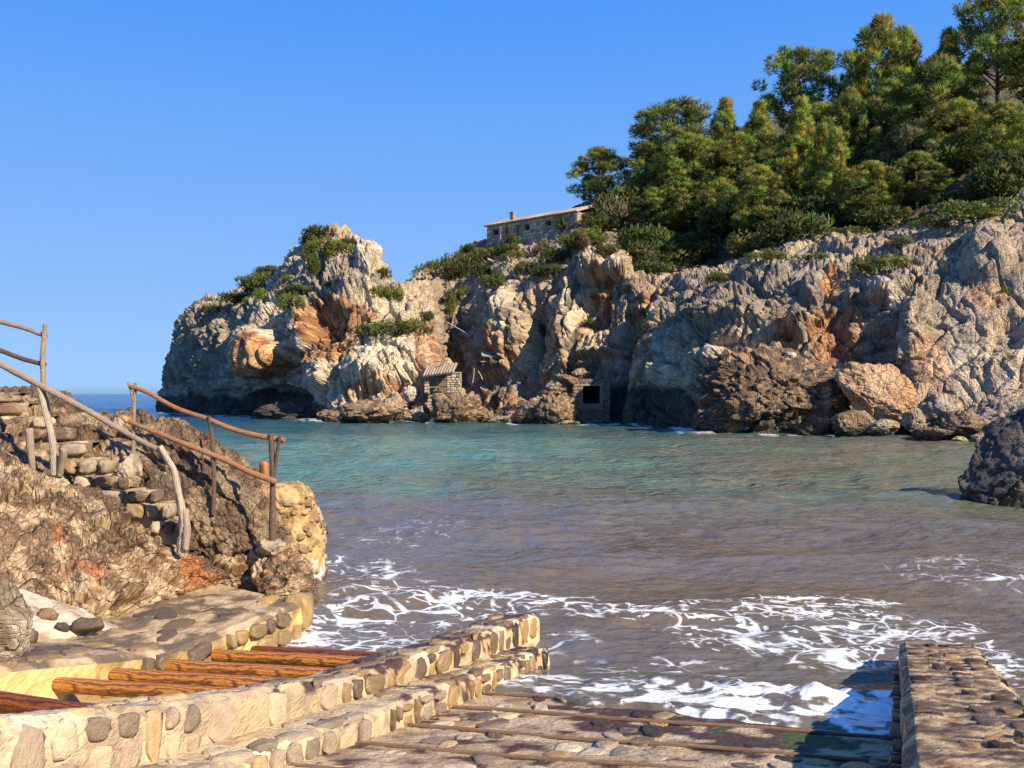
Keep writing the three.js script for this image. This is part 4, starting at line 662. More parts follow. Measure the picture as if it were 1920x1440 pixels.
// wooden railings
const matGreyWood = new THREE.MeshStandardMaterial({ color: new THREE.Color().setRGB(0.30, 0.22, 0.155), roughness: 0.8, bumpMap: rep(bumpWood, 3, 1), bumpScale: 0.008 });
const matPaleWood = new THREE.MeshStandardMaterial({ color: new THREE.Color().setRGB(0.42, 0.335, 0.25), roughness: 0.8, bumpMap: rep(bumpWood, 3, 1), bumpScale: 0.010 });
const matDarkWood = new THREE.MeshStandardMaterial({ color: new THREE.Color().setRGB(0.115, 0.065, 0.045), roughness: 0.75, bumpMap: rep(bumpWood, 3, 1), bumpScale: 0.008 });
const matRedWood = new THREE.MeshStandardMaterial({ color: new THREE.Color().setRGB(0.30, 0.135, 0.058), roughness: 0.6, bumpMap: rep(bumpWood, 3, 1), bumpScale: 0.006 });
const pts = (l) => l.map(a => P(...a));
{
  const R = thing('wooden_railing', 'crooked driftwood railing with grey poles on the near side of the stairs', 'railing');
  mesh('rail', pole(pts([[-90, 640, 11.9], [0, 683, 11.75], [70, 720, 11.6], [150, 762, 11.55], [230, 808, 11.5], [290, 840, 11.4], [316, 852, 11.35]]), 0.044, 0.032, 1, { rough: 0.2, n: 80 }), matGreyWood, R);
  mesh('rail', pole(pts([[-90, 575, 11.9], [0, 603, 11.8], [45, 615, 11.75], [87, 631, 11.7]]), 0.036, 0.027, 2), matGreyWood, R);
  mesh('rail', pole(pts([[-90, 630, 11.9], [0, 657, 11.8], [40, 672, 11.75], [85, 684, 11.7]]), 0.034, 0.028, 3), matDarkWood, R);
  mesh('post', pole(pts([[106, 895, 11.75], [104, 860, 11.75], [95, 810, 11.72], [86, 760, 11.7], [82, 720, 11.68], [80, 670, 11.68], [85, 608, 11.68]]), 0.050, 0.026, 4, { rough: 0.36, n: 80 }), matGreyWood, R);
  mesh('post', pole(pts([[102, 890, 11.7], [98, 830, 11.62], [88, 785, 11.6], [78, 745, 11.6], [73, 726, 11.6]]), 0.046, 0.034, 14, { rough: 0.3 }), matPaleWood, R);
  mesh('brace', pole(pts([[112, 892, 11.7], [116, 868, 11.65], [121, 842, 11.6]]), 0.04, 0.05, 15, { rough: 0.3, n: 12 }), matGreyWood, R);
  mesh('post', pole(pts([[340, 1038, 11.45], [344, 990, 11.42], [340, 950, 11.4], [333, 915, 11.38], [325, 880, 11.36], [312, 858, 11.33], [300, 836, 11.30]]), 0.055, 0.036, 5, { rough: 0.45, m: 16, n: 80 }), matPaleWood, R);
  mesh('post', pole(pts([[348, 1030, 11.4], [350, 985, 11.4], [347, 955, 11.42]]), 0.045, 0.05, 16, { rough: 0.35, n: 16 }), matGreyWood, R);
  mesh('stub_post', pole(pts([[62, 892, 11.75], [58, 845, 11.72], [54, 803, 11.72]]), 0.034, 0.050, 6, { rough: 0.25, n: 20 }), matGreyWood, R);
}
{
  const R = thing('wooden_railing', 'reddish brown pole railing on the seaward side of the stairs', 'railing');
  mesh('rail', pole(pts([[243, 724, 12.5], [275, 735, 12.45], [330, 765, 12.35], [390, 786, 12.25], [440, 806, 12.2], [480, 816, 12.15], [534, 826, 12.1]]), 0.028, 0.036, 7), matRedWood, R);
  mesh('rail', pole(pts([[241, 790, 12.45], [300, 814, 12.35], [360, 838, 12.25], [420, 862, 12.2], [470, 886, 12.1], [518, 904, 12.05]]), 0.030, 0.040, 8), matRedWood, R);
  mesh('post', pole(pts([[250, 852, 12.45], [251, 790, 12.48], [252, 745, 12.5], [255, 718, 12.5]]), 0.026, 0.022, 9, { rough: 0.2 }), matGreyWood, R);
  mesh('fork', pole(pts([[250, 752, 12.5], [246, 735, 12.5], [240, 717, 12.5]]), 0.020, 0.016, 19, { n: 14 }), matGreyWood, R);
  mesh('post', pole(pts([[400, 965, 12.2], [401, 900, 12.22], [399, 840, 12.24], [395, 800, 12.25], [391, 781, 12.22]]), 0.030, 0.026, 10, { rough: 0.22 }), matDarkWood, R);
  mesh('post', pole(pts([[510, 1018, 12.1], [511, 950, 12.1], [511, 880, 12.1], [508, 814, 12.1]]), 0.044, 0.034, 11, { rough: 0.14 }), matDarkWood, R);
  mesh('fork', pole(pts([[513, 900, 12.1], [518, 860, 12.08], [525, 817, 12.05]]), 0.026, 0.020, 12, { n: 18 }), matDarkWood, R);
  mesh('rod', pole(pts([[383, 905, 12.5], [380, 860, 12.5], [376, 822, 12.5]]), 0.016, 0.014, 13, { n: 14 }), matDarkWood, R);
}

// ---------- boulders along the far shore ----------
const farCol = (pal, wl, tideShade, sc = 0.9) => (q) => { const b = fbm(q.x * sc, q.y * sc * 1.3, q.z * sc, 4), f = fbm(q.x * sc * 4, q.y * sc * 4, q.z * sc * 4, 3); let c = mix3(pal[0], pal[1], sst(-0.2, 0.25, b)); if (pal[2]) c = mix3(c, pal[2], sst(0.12, 0.32, f + 0.6 * b)); const y = q.y + wl; if (tideShade) c = mix3(c, TIDE_SHADE, 0.92 * (1 - sst(tideShade - 0.3, tideShade + 0.3, y - 1.2 * b))); const k = 1 + 0.35 * f; return c.map(x => x * k); };
const TAN = [[0.46, 0.34, 0.22], [0.28, 0.21, 0.15], [0.40, 0.20, 0.09]], BRN = [[0.24, 0.15, 0.085], [0.12, 0.08, 0.05], [0.36, 0.24, 0.13]], GRY = [[0.34, 0.27, 0.20], [0.20, 0.165, 0.13], [0.40, 0.25, 0.14]];
function boulder(label, px, py, w, h, d, pal, o = {}) {
  const c = P(px, py, d), a = w / 2 / F * d * 1.12, b = h / 2 / F * d * 1.12; c.y -= (o.sink || 0);
  const g = lump(o.seed || Math.round(px * 7 + py), a, b, (o.deep || 0.8) * a, o.det || 16, o.rough || 0.3, farCol(pal, c.y, o.tideShade || 0, o.sc || Math.min(3, 2.2 / a)));
  const m = mesh('boulder', g, o.mat || matCliff); m.position.copy(c); m.rotation.z = o.tilt || 0; m.rotation.y = 0; return tag(m, label, 'boulder', o.group || 'boulders along the far shore');
}
boulder('huge layered dark boulder standing in the water before the grey cliff', 1462, 748, 262, 176, 69.5, [[0.19, 0.12, 0.07], [0.085, 0.058, 0.038], [0.32, 0.19, 0.10]], { det: 56, rough: 0.34, tideShade: 1.3, deep: 0.6, seed: 33, sc: 0.55 });
boulder('large tan boulder leaning against the huge dark one', 1638, 737, 142, 104, 66, [[0.50, 0.33, 0.19], [0.38, 0.235, 0.13], [0.42, 0.20, 0.09]], { det: 36, rough: 0.14, seed: 12, tilt: -0.35, deep: 0.7 });
boulder('small white boulder topping the huge layered one', 1480, 667, 26, 16, 70, [[0.66, 0.56, 0.42], [0.5, 0.4, 0.3]], { seed: 9 });
[['pinkish boulder wedged right of the large tan one', 1722, 752, 46, 54, 69, TAN], ['angular boulder right of the pinkish one', 1766, 774, 76, 62, 65.5, GRY], ['rounded dark boulder at the right waterline', 1812, 796, 76, 56, 63, BRN, 0.9], ['broad grey boulder beside the dark rock at right', 1890, 786, 100, 72, 64, GRY], ['dark angular rock at the foot of the huge layered boulder', 1600, 797, 76, 48, 65.5, BRN, 0.9], ['low brown rock below the large tan boulder', 1655, 803, 54, 28, 65, GRY, 0.4], ['small upright rock below the pinkish boulder', 1712, 790, 42, 40, 65, GRY], ['flat dark rock awash before the right boulders', 1752, 812, 66, 22, 63, BRN, 0.5], ['yellow green weedy stone at the waterline', 1802, 826, 28, 13, 62, [[0.42, 0.38, 0.12], [0.28, 0.22, 0.1]]], ['small pale stone beside the weedy one', 1836, 820, 22, 14, 61.5, GRY], ['pointed rock above the broad grey boulder', 1856, 762, 40, 34, 66, GRY], ['low rock awash left of the huge layered boulder', 1322, 797, 50, 16, 71, BRN, 0.5]].forEach(([l, x, y, w, h, d, p, t], i) => boulder(l, x, y, w * 1.06, h * 1.08, d - (x > 1590 ? 3.2 : 0), p, { tideShade: t || 0, seed: 200 + i * 3, rough: 0.24, det: 15 }));
[['broad brown rock with yellow foot below the headland', 682, 775, 112, 46, 93, BRN], ['white round boulder on the rocks beside the ruined hut', 768, 739, 23, 25, 96, [[0.70, 0.60, 0.46], [0.55, 0.45, 0.33]]], ['slanted tan rock right of the broad brown one', 735, 765, 56, 32, 94.5, TAN], ['low tan rock below the white boulder', 776, 780, 52, 24, 93.5, TAN], ['rough brown hump of rock before the ruined hut', 850, 770, 98, 56, 91, BRN], ['small rock right of the rough brown hump', 907, 779, 32, 26, 92, BRN], ['low rock strip at the gully waterline', 938, 788, 46, 16, 91, GRY], ['pointed rock with pale foot before the boathouse', 1042, 772, 72, 62, 89, BRN], ['rock left of the pointed one', 1000, 776, 54, 42, 90.5, BRN], ['small stepped rock beneath the rubble', 965, 783, 36, 24, 91.5, TAN], ['pale ledge stone at the foot of the pointed rock', 1068, 793, 34, 10, 88, [[0.55, 0.38, 0.17], [0.36, 0.24, 0.12]]], ['dark rock below the headland cave', 545, 775, 110, 34, 108, [[0.09, 0.07, 0.055], [0.05, 0.042, 0.036]]], ['dark ledge rock left of the broad brown one', 625, 780, 50, 24, 98, BRN]].forEach(([l, x, y, w, h, d, p], i) => boulder(l, x, y, w, h, d, p, { tideShade: 0.35, seed: 300 + i * 5, rough: 0.34, det: 15, deep: 0.7 }));
[[1065, 712, 40, 20], [1046, 726, 34, 22], [1030, 740, 36, 22], [1012, 752, 34, 22], [1052, 745, 26, 20], [1085, 700, 30, 16], [1035, 720, 14, 12], [1070, 728, 22, 16], [990, 762, 30, 18], [1020, 735, 14, 10], [1092, 694, 10, 8], [1048, 734, 12, 9]].forEach(([x, y, w, h], i) => boulder('rubble block in the tumbled pile left of the boathouse', x, y, w, h, 92.5 + i * 0.1, i % 2 ? TAN : BRN, { seed: 400 + i * 7, det: 9, rough: 0.35, group: 'tumbled rubble beside the boathouse' }));
{
  const c = P(1935, 880, 25), g = lump(71, 1.95, 1.55, 1.5, 44, 0.13, (q) => { const b = fbm(q.x * 1.6, q.y * 1.6, q.z * 1.6, 4), f = fbm(q.x * 6, q.y * 6, q.z * 6, 3); return mix3([0.105, 0.083, 0.066], [0.062, 0.050, 0.041], sst(-0.2, 0.2, b)).map(x => x * (1 + 0.4 * f)); });
  const m = mesh('boulder', g, matRock); m.position.copy(c); m.rotation.z = 0.62; tag(m, 'black rounded boulder in the water at the right frame edge', 'boulder');
}
// ---------- ruins and boathouse ----------
const matStoneWall = new THREE.MeshStandardMaterial({ color: new THREE.Color().setRGB(0.30, 0.225, 0.155), roughness: 0.9, bumpMap: rep(bumpRock, 2), bumpScale: 0.08 });
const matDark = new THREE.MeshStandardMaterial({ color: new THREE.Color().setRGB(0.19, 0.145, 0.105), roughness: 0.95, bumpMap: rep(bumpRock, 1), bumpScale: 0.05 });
const matFrame = new THREE.MeshStandardMaterial({ color: new THREE.Color().setRGB(0.27, 0.205, 0.15), roughness: 0.9, bumpMap: rep(bumpGrit, 1), bumpScale: 0.02 });
const matTile = new THREE.MeshStandardMaterial({ color: new THREE.Color().setRGB(0.30, 0.20, 0.135), roughness: 0.85 }), matTile2 = new THREE.MeshStandardMaterial({ color: new THREE.Color().setRGB(0.33, 0.26, 0.19), roughness: 0.85 });
const matPlank = new THREE.MeshStandardMaterial({ color: new THREE.Color().setRGB(0.30, 0.24, 0.18), roughness: 0.85, bumpMap: rep(bumpWood, 1, 1), bumpScale: 0.01 });
const matZinc = new THREE.MeshStandardMaterial({ color: new THREE.Color().setRGB(0.27, 0.25, 0.225), roughness: 0.6 });
const box = (w, h, d) => new THREE.BoxGeometry(w, h, d);
function put(parent, name, geo, mat, x, y, z, rz = 0, rx = 0, ry = 0) { const m = mesh(name, geo, mat, parent); m.position.set(x, y, z); m.rotation.set(rx, ry, rz); return m; }
function frameThing(name, label, cat, p, ry) { const g = thing(name, label, cat, p); g.rotation.y = ry || 0; return g; }
function rubbleFace(parent, x0, x1, y0, y1, z, seed, holes, size = 0.42, pool = seed < 10 ? SM.rock : SM.dry.slice(0, 6)) {   // wall stones in rows, each a block
  const r = RNG(seed); for (let y = y0; y < y1 - 0.08;) { const h = Math.min(y1 - y, size * (0.5 + 0.5 * r())); for (let x = x0; x < x1;) { const w = Math.min(x1 - x, size * (0.7 + 1.0 * r())); const cx = x + w / 2, cy = y + h / 2; if (w > 0.12 && !holes.some(([a, b, c, d]) => cx + w * 0.4 > a && cx - w * 0.4 < b && cy + h * 0.4 > c && cy - h * 0.4 < d)) { const m = mesh('stone', STONES[Math.floor(r() * 14)], pool[Math.floor(r() * pool.length)], parent); m.position.set(cx, cy, z); m.scale.set(w / 2 - 0.015, h / 2 - 0.012, 0.07); } x += w; } y += h; }
}
{ // boathouse door in the cliff foot
  const g = frameThing('boathouse', 'stone boathouse front with square dark opening at the cliff foot', 'boathouse', P(1108, 775, 92.6), 0.12);
  const Wd = 3.6, y0 = 0.35, oy0 = 0.95, oy1 = 2.72, ox = 0.92;
  put(g, 'wall', box(0.95, 3.0, 0.6), matStoneWall, -1.4, 1.3, 0); put(g, 'wall', box(0.95, 3.2, 0.6), matStoneWall, 1.4, 1.4, 0); put(g, 'wall', box(3.75, 0.7, 0.62), matStoneWall, 0, 3.08, 0); put(g, 'wall', box(1.85, 1.1, 0.56), matStoneWall, 0, 0.4, 0);
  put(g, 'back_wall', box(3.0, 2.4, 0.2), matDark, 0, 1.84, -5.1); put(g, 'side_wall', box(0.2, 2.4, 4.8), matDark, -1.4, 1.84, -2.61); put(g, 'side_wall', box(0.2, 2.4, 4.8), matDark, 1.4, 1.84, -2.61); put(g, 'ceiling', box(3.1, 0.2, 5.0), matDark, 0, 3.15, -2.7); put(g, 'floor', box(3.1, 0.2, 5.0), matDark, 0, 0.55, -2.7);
  put(g, 'jamb', box(0.14, 1.86, 0.16), matFrame, -0.97, 1.84, 0.31); put(g, 'jamb', box(0.14, 1.86, 0.16), matFrame, 0.97, 1.84, 0.31); put(g, 'lintel', box(2.3, 0.16, 0.18), matFrame, 0, 2.84, 0.32);
  for (let i = 0; i < 3; i++) put(g, 'plank', box(1.8 - 0.1 * i, 0.10, 0.14), matPlank, 0, 0.92 - i * 0.2, 0.36 + i * 0.1, 0.02 * (i - 1));
  rubbleFace(g, -1.85, 1.85, 2.95, 3.45, 0.30, 5, []); rubbleFace(g, -1.85, -1.06, 0, 2.9, 0.30, 6, []); rubbleFace(g, 1.06, 1.85, 0, 2.9, 0.30, 7, []); rubbleFace(g, -1.9, 1.9, -0.7, 0.3, 0.42, 8, []);
  put(g, 'ledge', box(3.6, 0.9, 0.8), matStoneWall, 0, -0.45, 0.0);
}
{ // ruined hut under the headland
  const g = frameThing('ruined_hut', 'ruined stone hut with sagging tile roof below the headland', 'hut', P(830, 735, 97.6), -0.15);
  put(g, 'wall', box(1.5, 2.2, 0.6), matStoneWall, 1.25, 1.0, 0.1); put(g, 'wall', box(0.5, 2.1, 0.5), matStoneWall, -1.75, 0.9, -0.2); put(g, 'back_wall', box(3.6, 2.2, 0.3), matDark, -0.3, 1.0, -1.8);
  rubbleFace(g, 0.5, 2.0, -0.1, 2.1, 0.4, 15, []); rubbleFace(g, -2.0, -1.5, -0.1, 1.9, 0.06, 16, []);
  const roof = put(g, 'roof', box(3.4, 0.08, 2.4), matPlank, -0.4, 2.30, -0.5, 0.13, 0.45);
  for (let i = 0; i < 11; i++) { const t = mesh('tile', new THREE.CylinderGeometry(0.13, 0.15, 2.3, 8, 1, false), i % 3 ? matTile : matTile2, roof); t.rotation.x = Math.PI / 2; t.position.set(-1.55 + i * 0.31, 0.08, 0.05); }
  put(g, 'beam', box(2.3, 0.10, 0.10), matPlank, -0.45, 1.45, -0.1, -0.25); put(g, 'beam', box(2.2, 0.10, 0.10), matPlank, -0.4, 0.55, -0.1, 0.04); put(g, 'post', box(0.12, 2.0, 0.12), matPlank, -0.6, 1.0, -0.3, 0.05); put(g, 'beam', box(2.0, 0.09, 0.1), matPlank, -0.5, 2.9, -0.8, 0.5);
}
{
  const g = frameThing('tin_door', 'grey corrugated tin door below the fluted cliff', 'door', pick(midGeo, 904, 636).add(V(0, -0.9, 0.25)), 0.1);
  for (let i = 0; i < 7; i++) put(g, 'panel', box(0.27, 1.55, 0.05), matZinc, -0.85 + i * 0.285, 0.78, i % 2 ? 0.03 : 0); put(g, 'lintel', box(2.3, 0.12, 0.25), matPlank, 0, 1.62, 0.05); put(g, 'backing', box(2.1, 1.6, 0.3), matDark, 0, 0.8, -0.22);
  const s = frameThing('shed_roof', 'pale grey slab roof on the rock ledge under the tin door', 'roof', pick(midGeo, 930, 668).add(V(0, -0.35, -0.55)), 0.05); put(s, 'slab', box(3.2, 0.12, 1.7), matZinc, 0, 0.42, -0.1, -0.14, 0.34); put(s, 'wall', box(2.9, 1.5, 0.9), matStoneWall, 0, -0.5, -0.25, -0.05); rubbleFace(s, -1.4, 1.4, -1.2, 0.2, 0.22, 71, [], 0.4, SM.rock); put(s, 'beam', box(1.0, 0.1, 0.1), matPlank, -1.2, -0.3, 0.35);
  for (const [x0, y0, x1, y1, d, l] of [[886, 718, 889, 690, 102, 'leaning pole at the ledge under the slab roof'], [905, 712, 896, 695, 102.5, 'short slanting pole right of the leaning one'], [846, 612, 850, 592, 109, 'upright stick of the path rail above the ruined hut'], [1702, 727, 1702, 705, 70, 'pale thin stake standing behind the right boulders']]) { const a = P(x0, y0, d), b = P(x1, y1, d); tag(mesh('pole', pole([a, a.clone().lerp(b, 0.5).add(V(0.04, 0, 0)), b], 0.06, 0.05, x0, { n: 8, m: 7 }), matPaleWood), l, 'pole'); }
  const a = P(838, 604, 109), b = P(880, 628, 108); tag(mesh('pole', pole([a, a.clone().lerp(b, 0.5), b], 0.06, 0.05, 6, { n: 8, m: 7 }), matPaleWood), 'slanting rail of the path above the ruined hut', 'pole');
}
{ // house on the ridge
  const L = P(913, 458, 127), Rr = P(1082, 442, 116.5), len = Math.hypot(Rr.x - L.x, Rr.z - L.z), g = frameThing('ridge_house', 'long low stone house with tiled roof and chimney on the ridge', 'house', V(L.x, Math.min(L.y, Rr.y), L.z), Math.atan2(-(Rr.z - L.z), Rr.x - L.x));
  const fx = (px) => { let lo = 0, hi = len; for (let i = 0; i < 40; i++) { const m = (lo + hi) / 2, q = L.clone().lerp(Rr, m / len); if (pxOf(q)[0] < px) lo = m; else hi = m; } return lo; };
  const by = g.position.y, yy = (px, py) => { const q = L.clone().lerp(Rr, fx(px) / len); return EYE + (HY - py) / F * -q.z - by; };
  const eave = yy(913, 425), holes = [[925, 934.5, 429, 441], [968.5, 977, 421, 445], [984, 992.5, 420, 432], [1023.5, 1033, 412.5, 424], [948, 953, 426, 440], [1052, 1060, 408, 421]].map(([a, b, c, d]) => [fx(a), fx(b), yy(a, d), yy(b, c)]);
  const shp = new THREE.Shape(); shp.moveTo(0, -2.5); shp.lineTo(len, -2.5); shp.lineTo(len, eave); shp.lineTo(0, eave); shp.lineTo(0, -2.5);
  for (const [a, b, c, d] of holes) { const h = new THREE.Path(); h.moveTo(a, c); h.lineTo(a, d); h.lineTo(b, d); h.lineTo(b, c); h.lineTo(a, c); shp.holes.push(h); }
  const wall = mesh('wall', new THREE.ExtrudeGeometry(shp, { depth: 0.5, bevelEnabled: false }), matStoneWall, g); wall.position.z = -0.5;
  put(g, 'gable_wall', box(0.5, eave + 2.5, 5), matStoneWall, 0.25, eave / 2 - 1.25, -3.01); put(g, 'gable_wall', box(0.5, eave + 2.5, 5), matStoneWall, len - 0.25, eave / 2 - 1.25, -3.01); put(g, 'back_wall', box(len, eave + 2.5, 0.5), matStoneWall, len / 2, eave / 2 - 1.25, -5.77); put(g, 'floor', box(len - 1, 0.2, 5), matDark, len / 2, -0.1, -3);
  holes.forEach(([a, b, c, d], i) => { const w = put(g, i === 1 ? 'door' : 'window', i === 1 ? box(b - a, d - c, 0.06) : mergeGeometries([box(0.05, d - c, 0.05), box(b - a, 0.05, 0.05).translate(0, 0, 0.01)]), i === 1 ? matPlank : matDarkWood, (a + b) / 2, (c + d) / 2, -0.36); const fr = i === 1 ? 'door_frame' : 'window_frame'; const f = mesh(fr, mergeGeometries([box(0.07, d - c, 0.08).translate(-(b - a) / 2 + 0.035, 0, 0.08), box(0.07, d - c, 0.08).translate((b - a) / 2 - 0.035, 0, 0.08), box(b - a - 0.15, 0.07, 0.08).translate(0, (d - c) / 2 - 0.035, 0.08)]), matPlank, w); });
  rubbleFace(g, 0.05, len - 0.05, -0.9, eave - 0.05, -0.02, 61, holes, 0.55);
  const roof = put(g, 'roof', box(len + 0.5, 0.12, 3.4), matTile2, len / 2, eave + 0.52, -1.35, 0, 0.32);
  const tg = new THREE.CylinderGeometry(0.13, 0.15, 3.45, 7, 1); for (let x = -len / 2 - 0.2; x < len / 2 + 0.2; x += 0.33) { const t = mesh('tile', tg, Math.sin(x * 37) > 0 ? matTile2 : matTile, roof); t.rotation.x = Math.PI / 2; t.position.set(x, 0.09, 0.02); }
  put(g, 'roof_back', box(len + 0.5, 0.12, 3.4), matTile, len / 2, eave + 0.52, -4.55, 0, -0.32);
  const cx = fx(952); const ch = put(g, 'chimney', box(0.55, 1.1, 0.5), matStoneWall, cx, eave + 0.95, -1.0); put(ch, 'chimney_cap', box(0.75, 0.10, 0.7), matTile2, 0, 0.6, 0);
  put(g, 'awning_pole', box(1.7, 0.09, 0.09), matPaleWood, fx(953), yy(953, 428), 0.6, 0.09); put(g, 'awning_pole', box(0.09, 1.7, 0.09), matPaleWood, fx(944), yy(944, 438), 0.6);
  rubbleFace(g, 3.0, len - 3, -2.2, -0.5, 0.35, 62, [], 0.5); put(g, 'terrace_wall', box(len - 6.2, 2.0, 0.5), matStoneWall, len / 2, -1.4, 0.1);
}

// ---------- vegetation ----------
function foliage(seed, clumps, per, size, tone, o = {}) {   // clumps: [x,y,z,r]
  const r = RNG(seed), n = clumps.length * per * 2, pos = new Float32Array(n * 9), nor = new Float32Array(n * 9), col = new Float32Array(n * 9); let k = 0;
  const d = V(), c = V(), a = V(), b = V(), up = V();
  for (const [x, y, z, R] of clumps) {
    const ct = tone.map(v => v * (0.78 + 0.44 * r())), yel = r();
    for (let i = 0; i < per; i++) {
      d.set(r() * 2 - 1, r() * 2 - 1, r() * 2 - 1).normalize(); const rad = R * (0.45 + 0.62 * Math.pow(r(), 0.6)); c.set(x + d.x * rad, y + d.y * rad * (o.flat || 0.72), z + d.z * rad);
      for (let q = 0; q < 2; q++) {
        up.set(d.x * 0.8 + (r() - 0.5) * 1.3, d.y * 0.6 + 0.45 + (r() - 0.5) * 0.9, d.z * 0.8 + (r() - 0.5) * 1.3).normalize(); a.set(r() - 0.5, r() - 0.5, r() - 0.5).cross(up).normalize(); const L = size * (0.7 + 0.8 * r()), W = size * (o.slim || 0.30) * (0.7 + 0.6 * r());
        const v0 = [c.x - a.x * W, c.y - a.y * W, c.z - a.z * W], v1 = [c.x + a.x * W, c.y + a.y * W, c.z + a.z * W], v2 = [c.x + up.x * L, c.y + up.y * L, c.z + up.z * L];
        pos.set(v0, k); pos.set(v1, k + 3); pos.set(v2, k + 6);
        b.crossVectors(a, up); if (b.dot(d) < 0) { b.negate(); pos.set(v1, k); pos.set(v0, k + 3); } b.multiplyScalar(0.55).addScaledVector(d, 0.75).normalize(); for (let t = 0; t < 3; t++) { nor.set([b.x, b.y, b.z], k + t * 3); }
        const s = 0.7 + 0.6 * r(), cc = [ct[0] * s * (1 + 0.10 * yel), ct[1] * s * (1 + 0.06 * yel), ct[2] * s]; for (let t = 0; t < 3; t++) col.set(cc, k + t * 3); k += 9;
      }
    }
  }
  const g = new THREE.BufferGeometry(); g.setAttribute('position', new THREE.BufferAttribute(pos, 3)); g.setAttribute('normal', new THREE.BufferAttribute(nor, 3)); g.setAttribute('color', new THREE.BufferAttribute(col, 3)); return g;
}
const matLeaf = new THREE.MeshPhysicalMaterial({ vertexColors: true, roughness: 0.95, specularIntensity: 0.15, transmission: 0.4, thickness: 0, side: THREE.DoubleSide });
const matBark = new THREE.MeshStandardMaterial({ color: new THREE.Color().setRGB(0.17, 0.115, 0.085), roughness: 0.95, bumpMap: rep(bumpWood, 1, 1), bumpScale: 0.03 });
function limb(a, b, r0, r1, sag, seed) { const m = a.clone().lerp(b, 0.5); m.y += sag; m.x += 0.15 * Math.sin(seed * 3); return pole([a, m, b], r0, r1, seed, { n: 8, m: 6, rough: 0.15 }); }
// unit pine of height 1; kind: crown profile
function pineParts(seed, kind, tone) {
  const r = RNG(seed), clumps = [], limbs = []; const lean = (r() - 0.5) * 0.10, H = 10;
  const base = kind === 'umbrella' ? 0.36 : kind === 'cone' ? 0.10 : 0.20;
  const wid = kind === 'cone' ? 0.25 : kind === 'umbrella' ? 0.34 : 0.31;
  const prof = f => kind === 'cone' ? Math.pow(1 - f, 0.75) * (0.55 + 0.45 * sst(0, 0.2, f)) : kind === 'umbrella' ? Math.sqrt(Math.max(0, 1 - (f * 1.25 - 0.35) ** 2)) : Math.pow(Math.sin(Math.min(1, f * 0.92 + 0.08) * Math.PI), 0.7);
  const n = kind === 'cone' ? 66 : 80;
  for (let i = 0; i < n; i++) {
    const f = (i + r() * 0.8) / n, y = H * (base + (1 - base) * f * 0.94), ang = i * 2.4 + r() * 1.4, w = H * wid * prof(f) * (0.35 + 0.85 * r()), x = Math.cos(ang) * w + lean * y, z = Math.sin(ang) * w, R = H * (0.034 + 0.048 * r()) * (kind === 'cone' ? 0.85 - 0.25 * f : 1);
    clumps.push([x, y, z, R]);
    if (i % 4 === 0 && f < 0.9) limbs.push(limb(V(lean * y * 0.8, y - H * 0.06 - w * 0.25, 0), V(x, y - R * 0.2, z), 0.085 * (1 - 0.6 * f), 0.03, 0.1, seed + i));
  }
  clumps.push([lean * H, H * 0.955, 0, H * 0.05]);
  limbs.push(pole([V(0, -1.2, 0), V(0.12 * Math.sin(seed), H * 0.3, 0.1), V(lean * H * 0.6, H * 0.6, 0), V(lean * H, H * 0.92, 0)], 0.24, 0.05, seed, { n: 20, m: 8 }));
  return [foliage(seed + 5, clumps, 108, 0.40, tone, { slim: 0.105 }), mergeGeometries(limbs)];
}
const GREEN1 = [0.225, 0.245, 0.05], GREEN2 = [0.175, 0.205, 0.05], GREEN3 = [0.29, 0.30, 0.06], OLIVE = [0.19, 0.20, 0.095];
const PINES = { round: [pineParts(1, 'round', GREEN1), pineParts(2, 'round', GREEN2), pineParts(7, 'round', GREEN1)], cone: [pineParts(3, 'cone', GREEN3), pineParts(4, 'cone', GREEN1), pineParts(8, 'cone', GREEN3)], umbrella: [pineParts(5, 'umbrella', GREEN1), pineParts(6, 'umbrella', GREEN2)], olive: [pineParts(9, 'round', OLIVE)] };
let treeN = 0;
function tree(label, kind, px, pyTop, pyBase, w, o = {}) {
  const geo = o.geo || hillGeo, b = pick(geo, px, pyBase), d = -b.z, h = (pyBase - pyTop) / F * d * 1.02, bx = (px - CX) / F * d;
  const pool = PINES[kind], [fo, li] = pool[treeN % pool.length], g = thing(kind === 'olive' ? 'olive_tree' : 'pine_tree', label, 'tree', V(bx, b.y - 0.25, b.z), o.group || 'trees on the hillside');
  const trunk = mesh('trunk', li, matBark, g), crown = mesh('crown', fo, matLeaf, g); crown.userData.kind = 'stuff';
  const widH = { round: 0.70, cone: 0.46, umbrella: 0.74, olive: 0.70 }[kind] * 10, s = h / 10, sx = 1.12 * (w / F * d) / widH; g.scale.set(sx, s, sx); g.rotation.y = treeN * 1.9; treeN++; return g;
}
tree('lone round pine at the left end of the wood, beside the house', 'round', 1122, 276, 392, 108);
tree('broad spreading pine behind the lone left pine', 'umbrella', 1258, 196, 350, 160);
tree('slender pine top right of the broad spreading pine', 'cone', 1356, 182, 352, 74);
tree('bushy pine below the slender pine', 'round', 1380, 250, 392, 120);
tree('pointed pine left of the tall umbrella pine', 'cone', 1424, 186, 340, 78);
tree('tall umbrella shaped pine standing clear against the sky', 'umbrella', 1500, 90, 285, 132);
tree('bright pointed pine in the middle of the front row', 'cone', 1500, 182, 385, 80);
tree('dense pine right of the tall umbrella pine', 'round', 1592, 162, 345, 80);
tree('tallest feathery pine on the skyline', 'round', 1640, 30, 275, 120);
tree('second tall pine right of the tallest feathery one', 'round', 1694, 56, 275, 104);
tree('broad sunlit yellow green pine before the skyline pines', 'round', 1752, 102, 312, 150);
tree('thin pine top between the skyline pines and the right edge group', 'cone', 1774, 54, 255, 80);
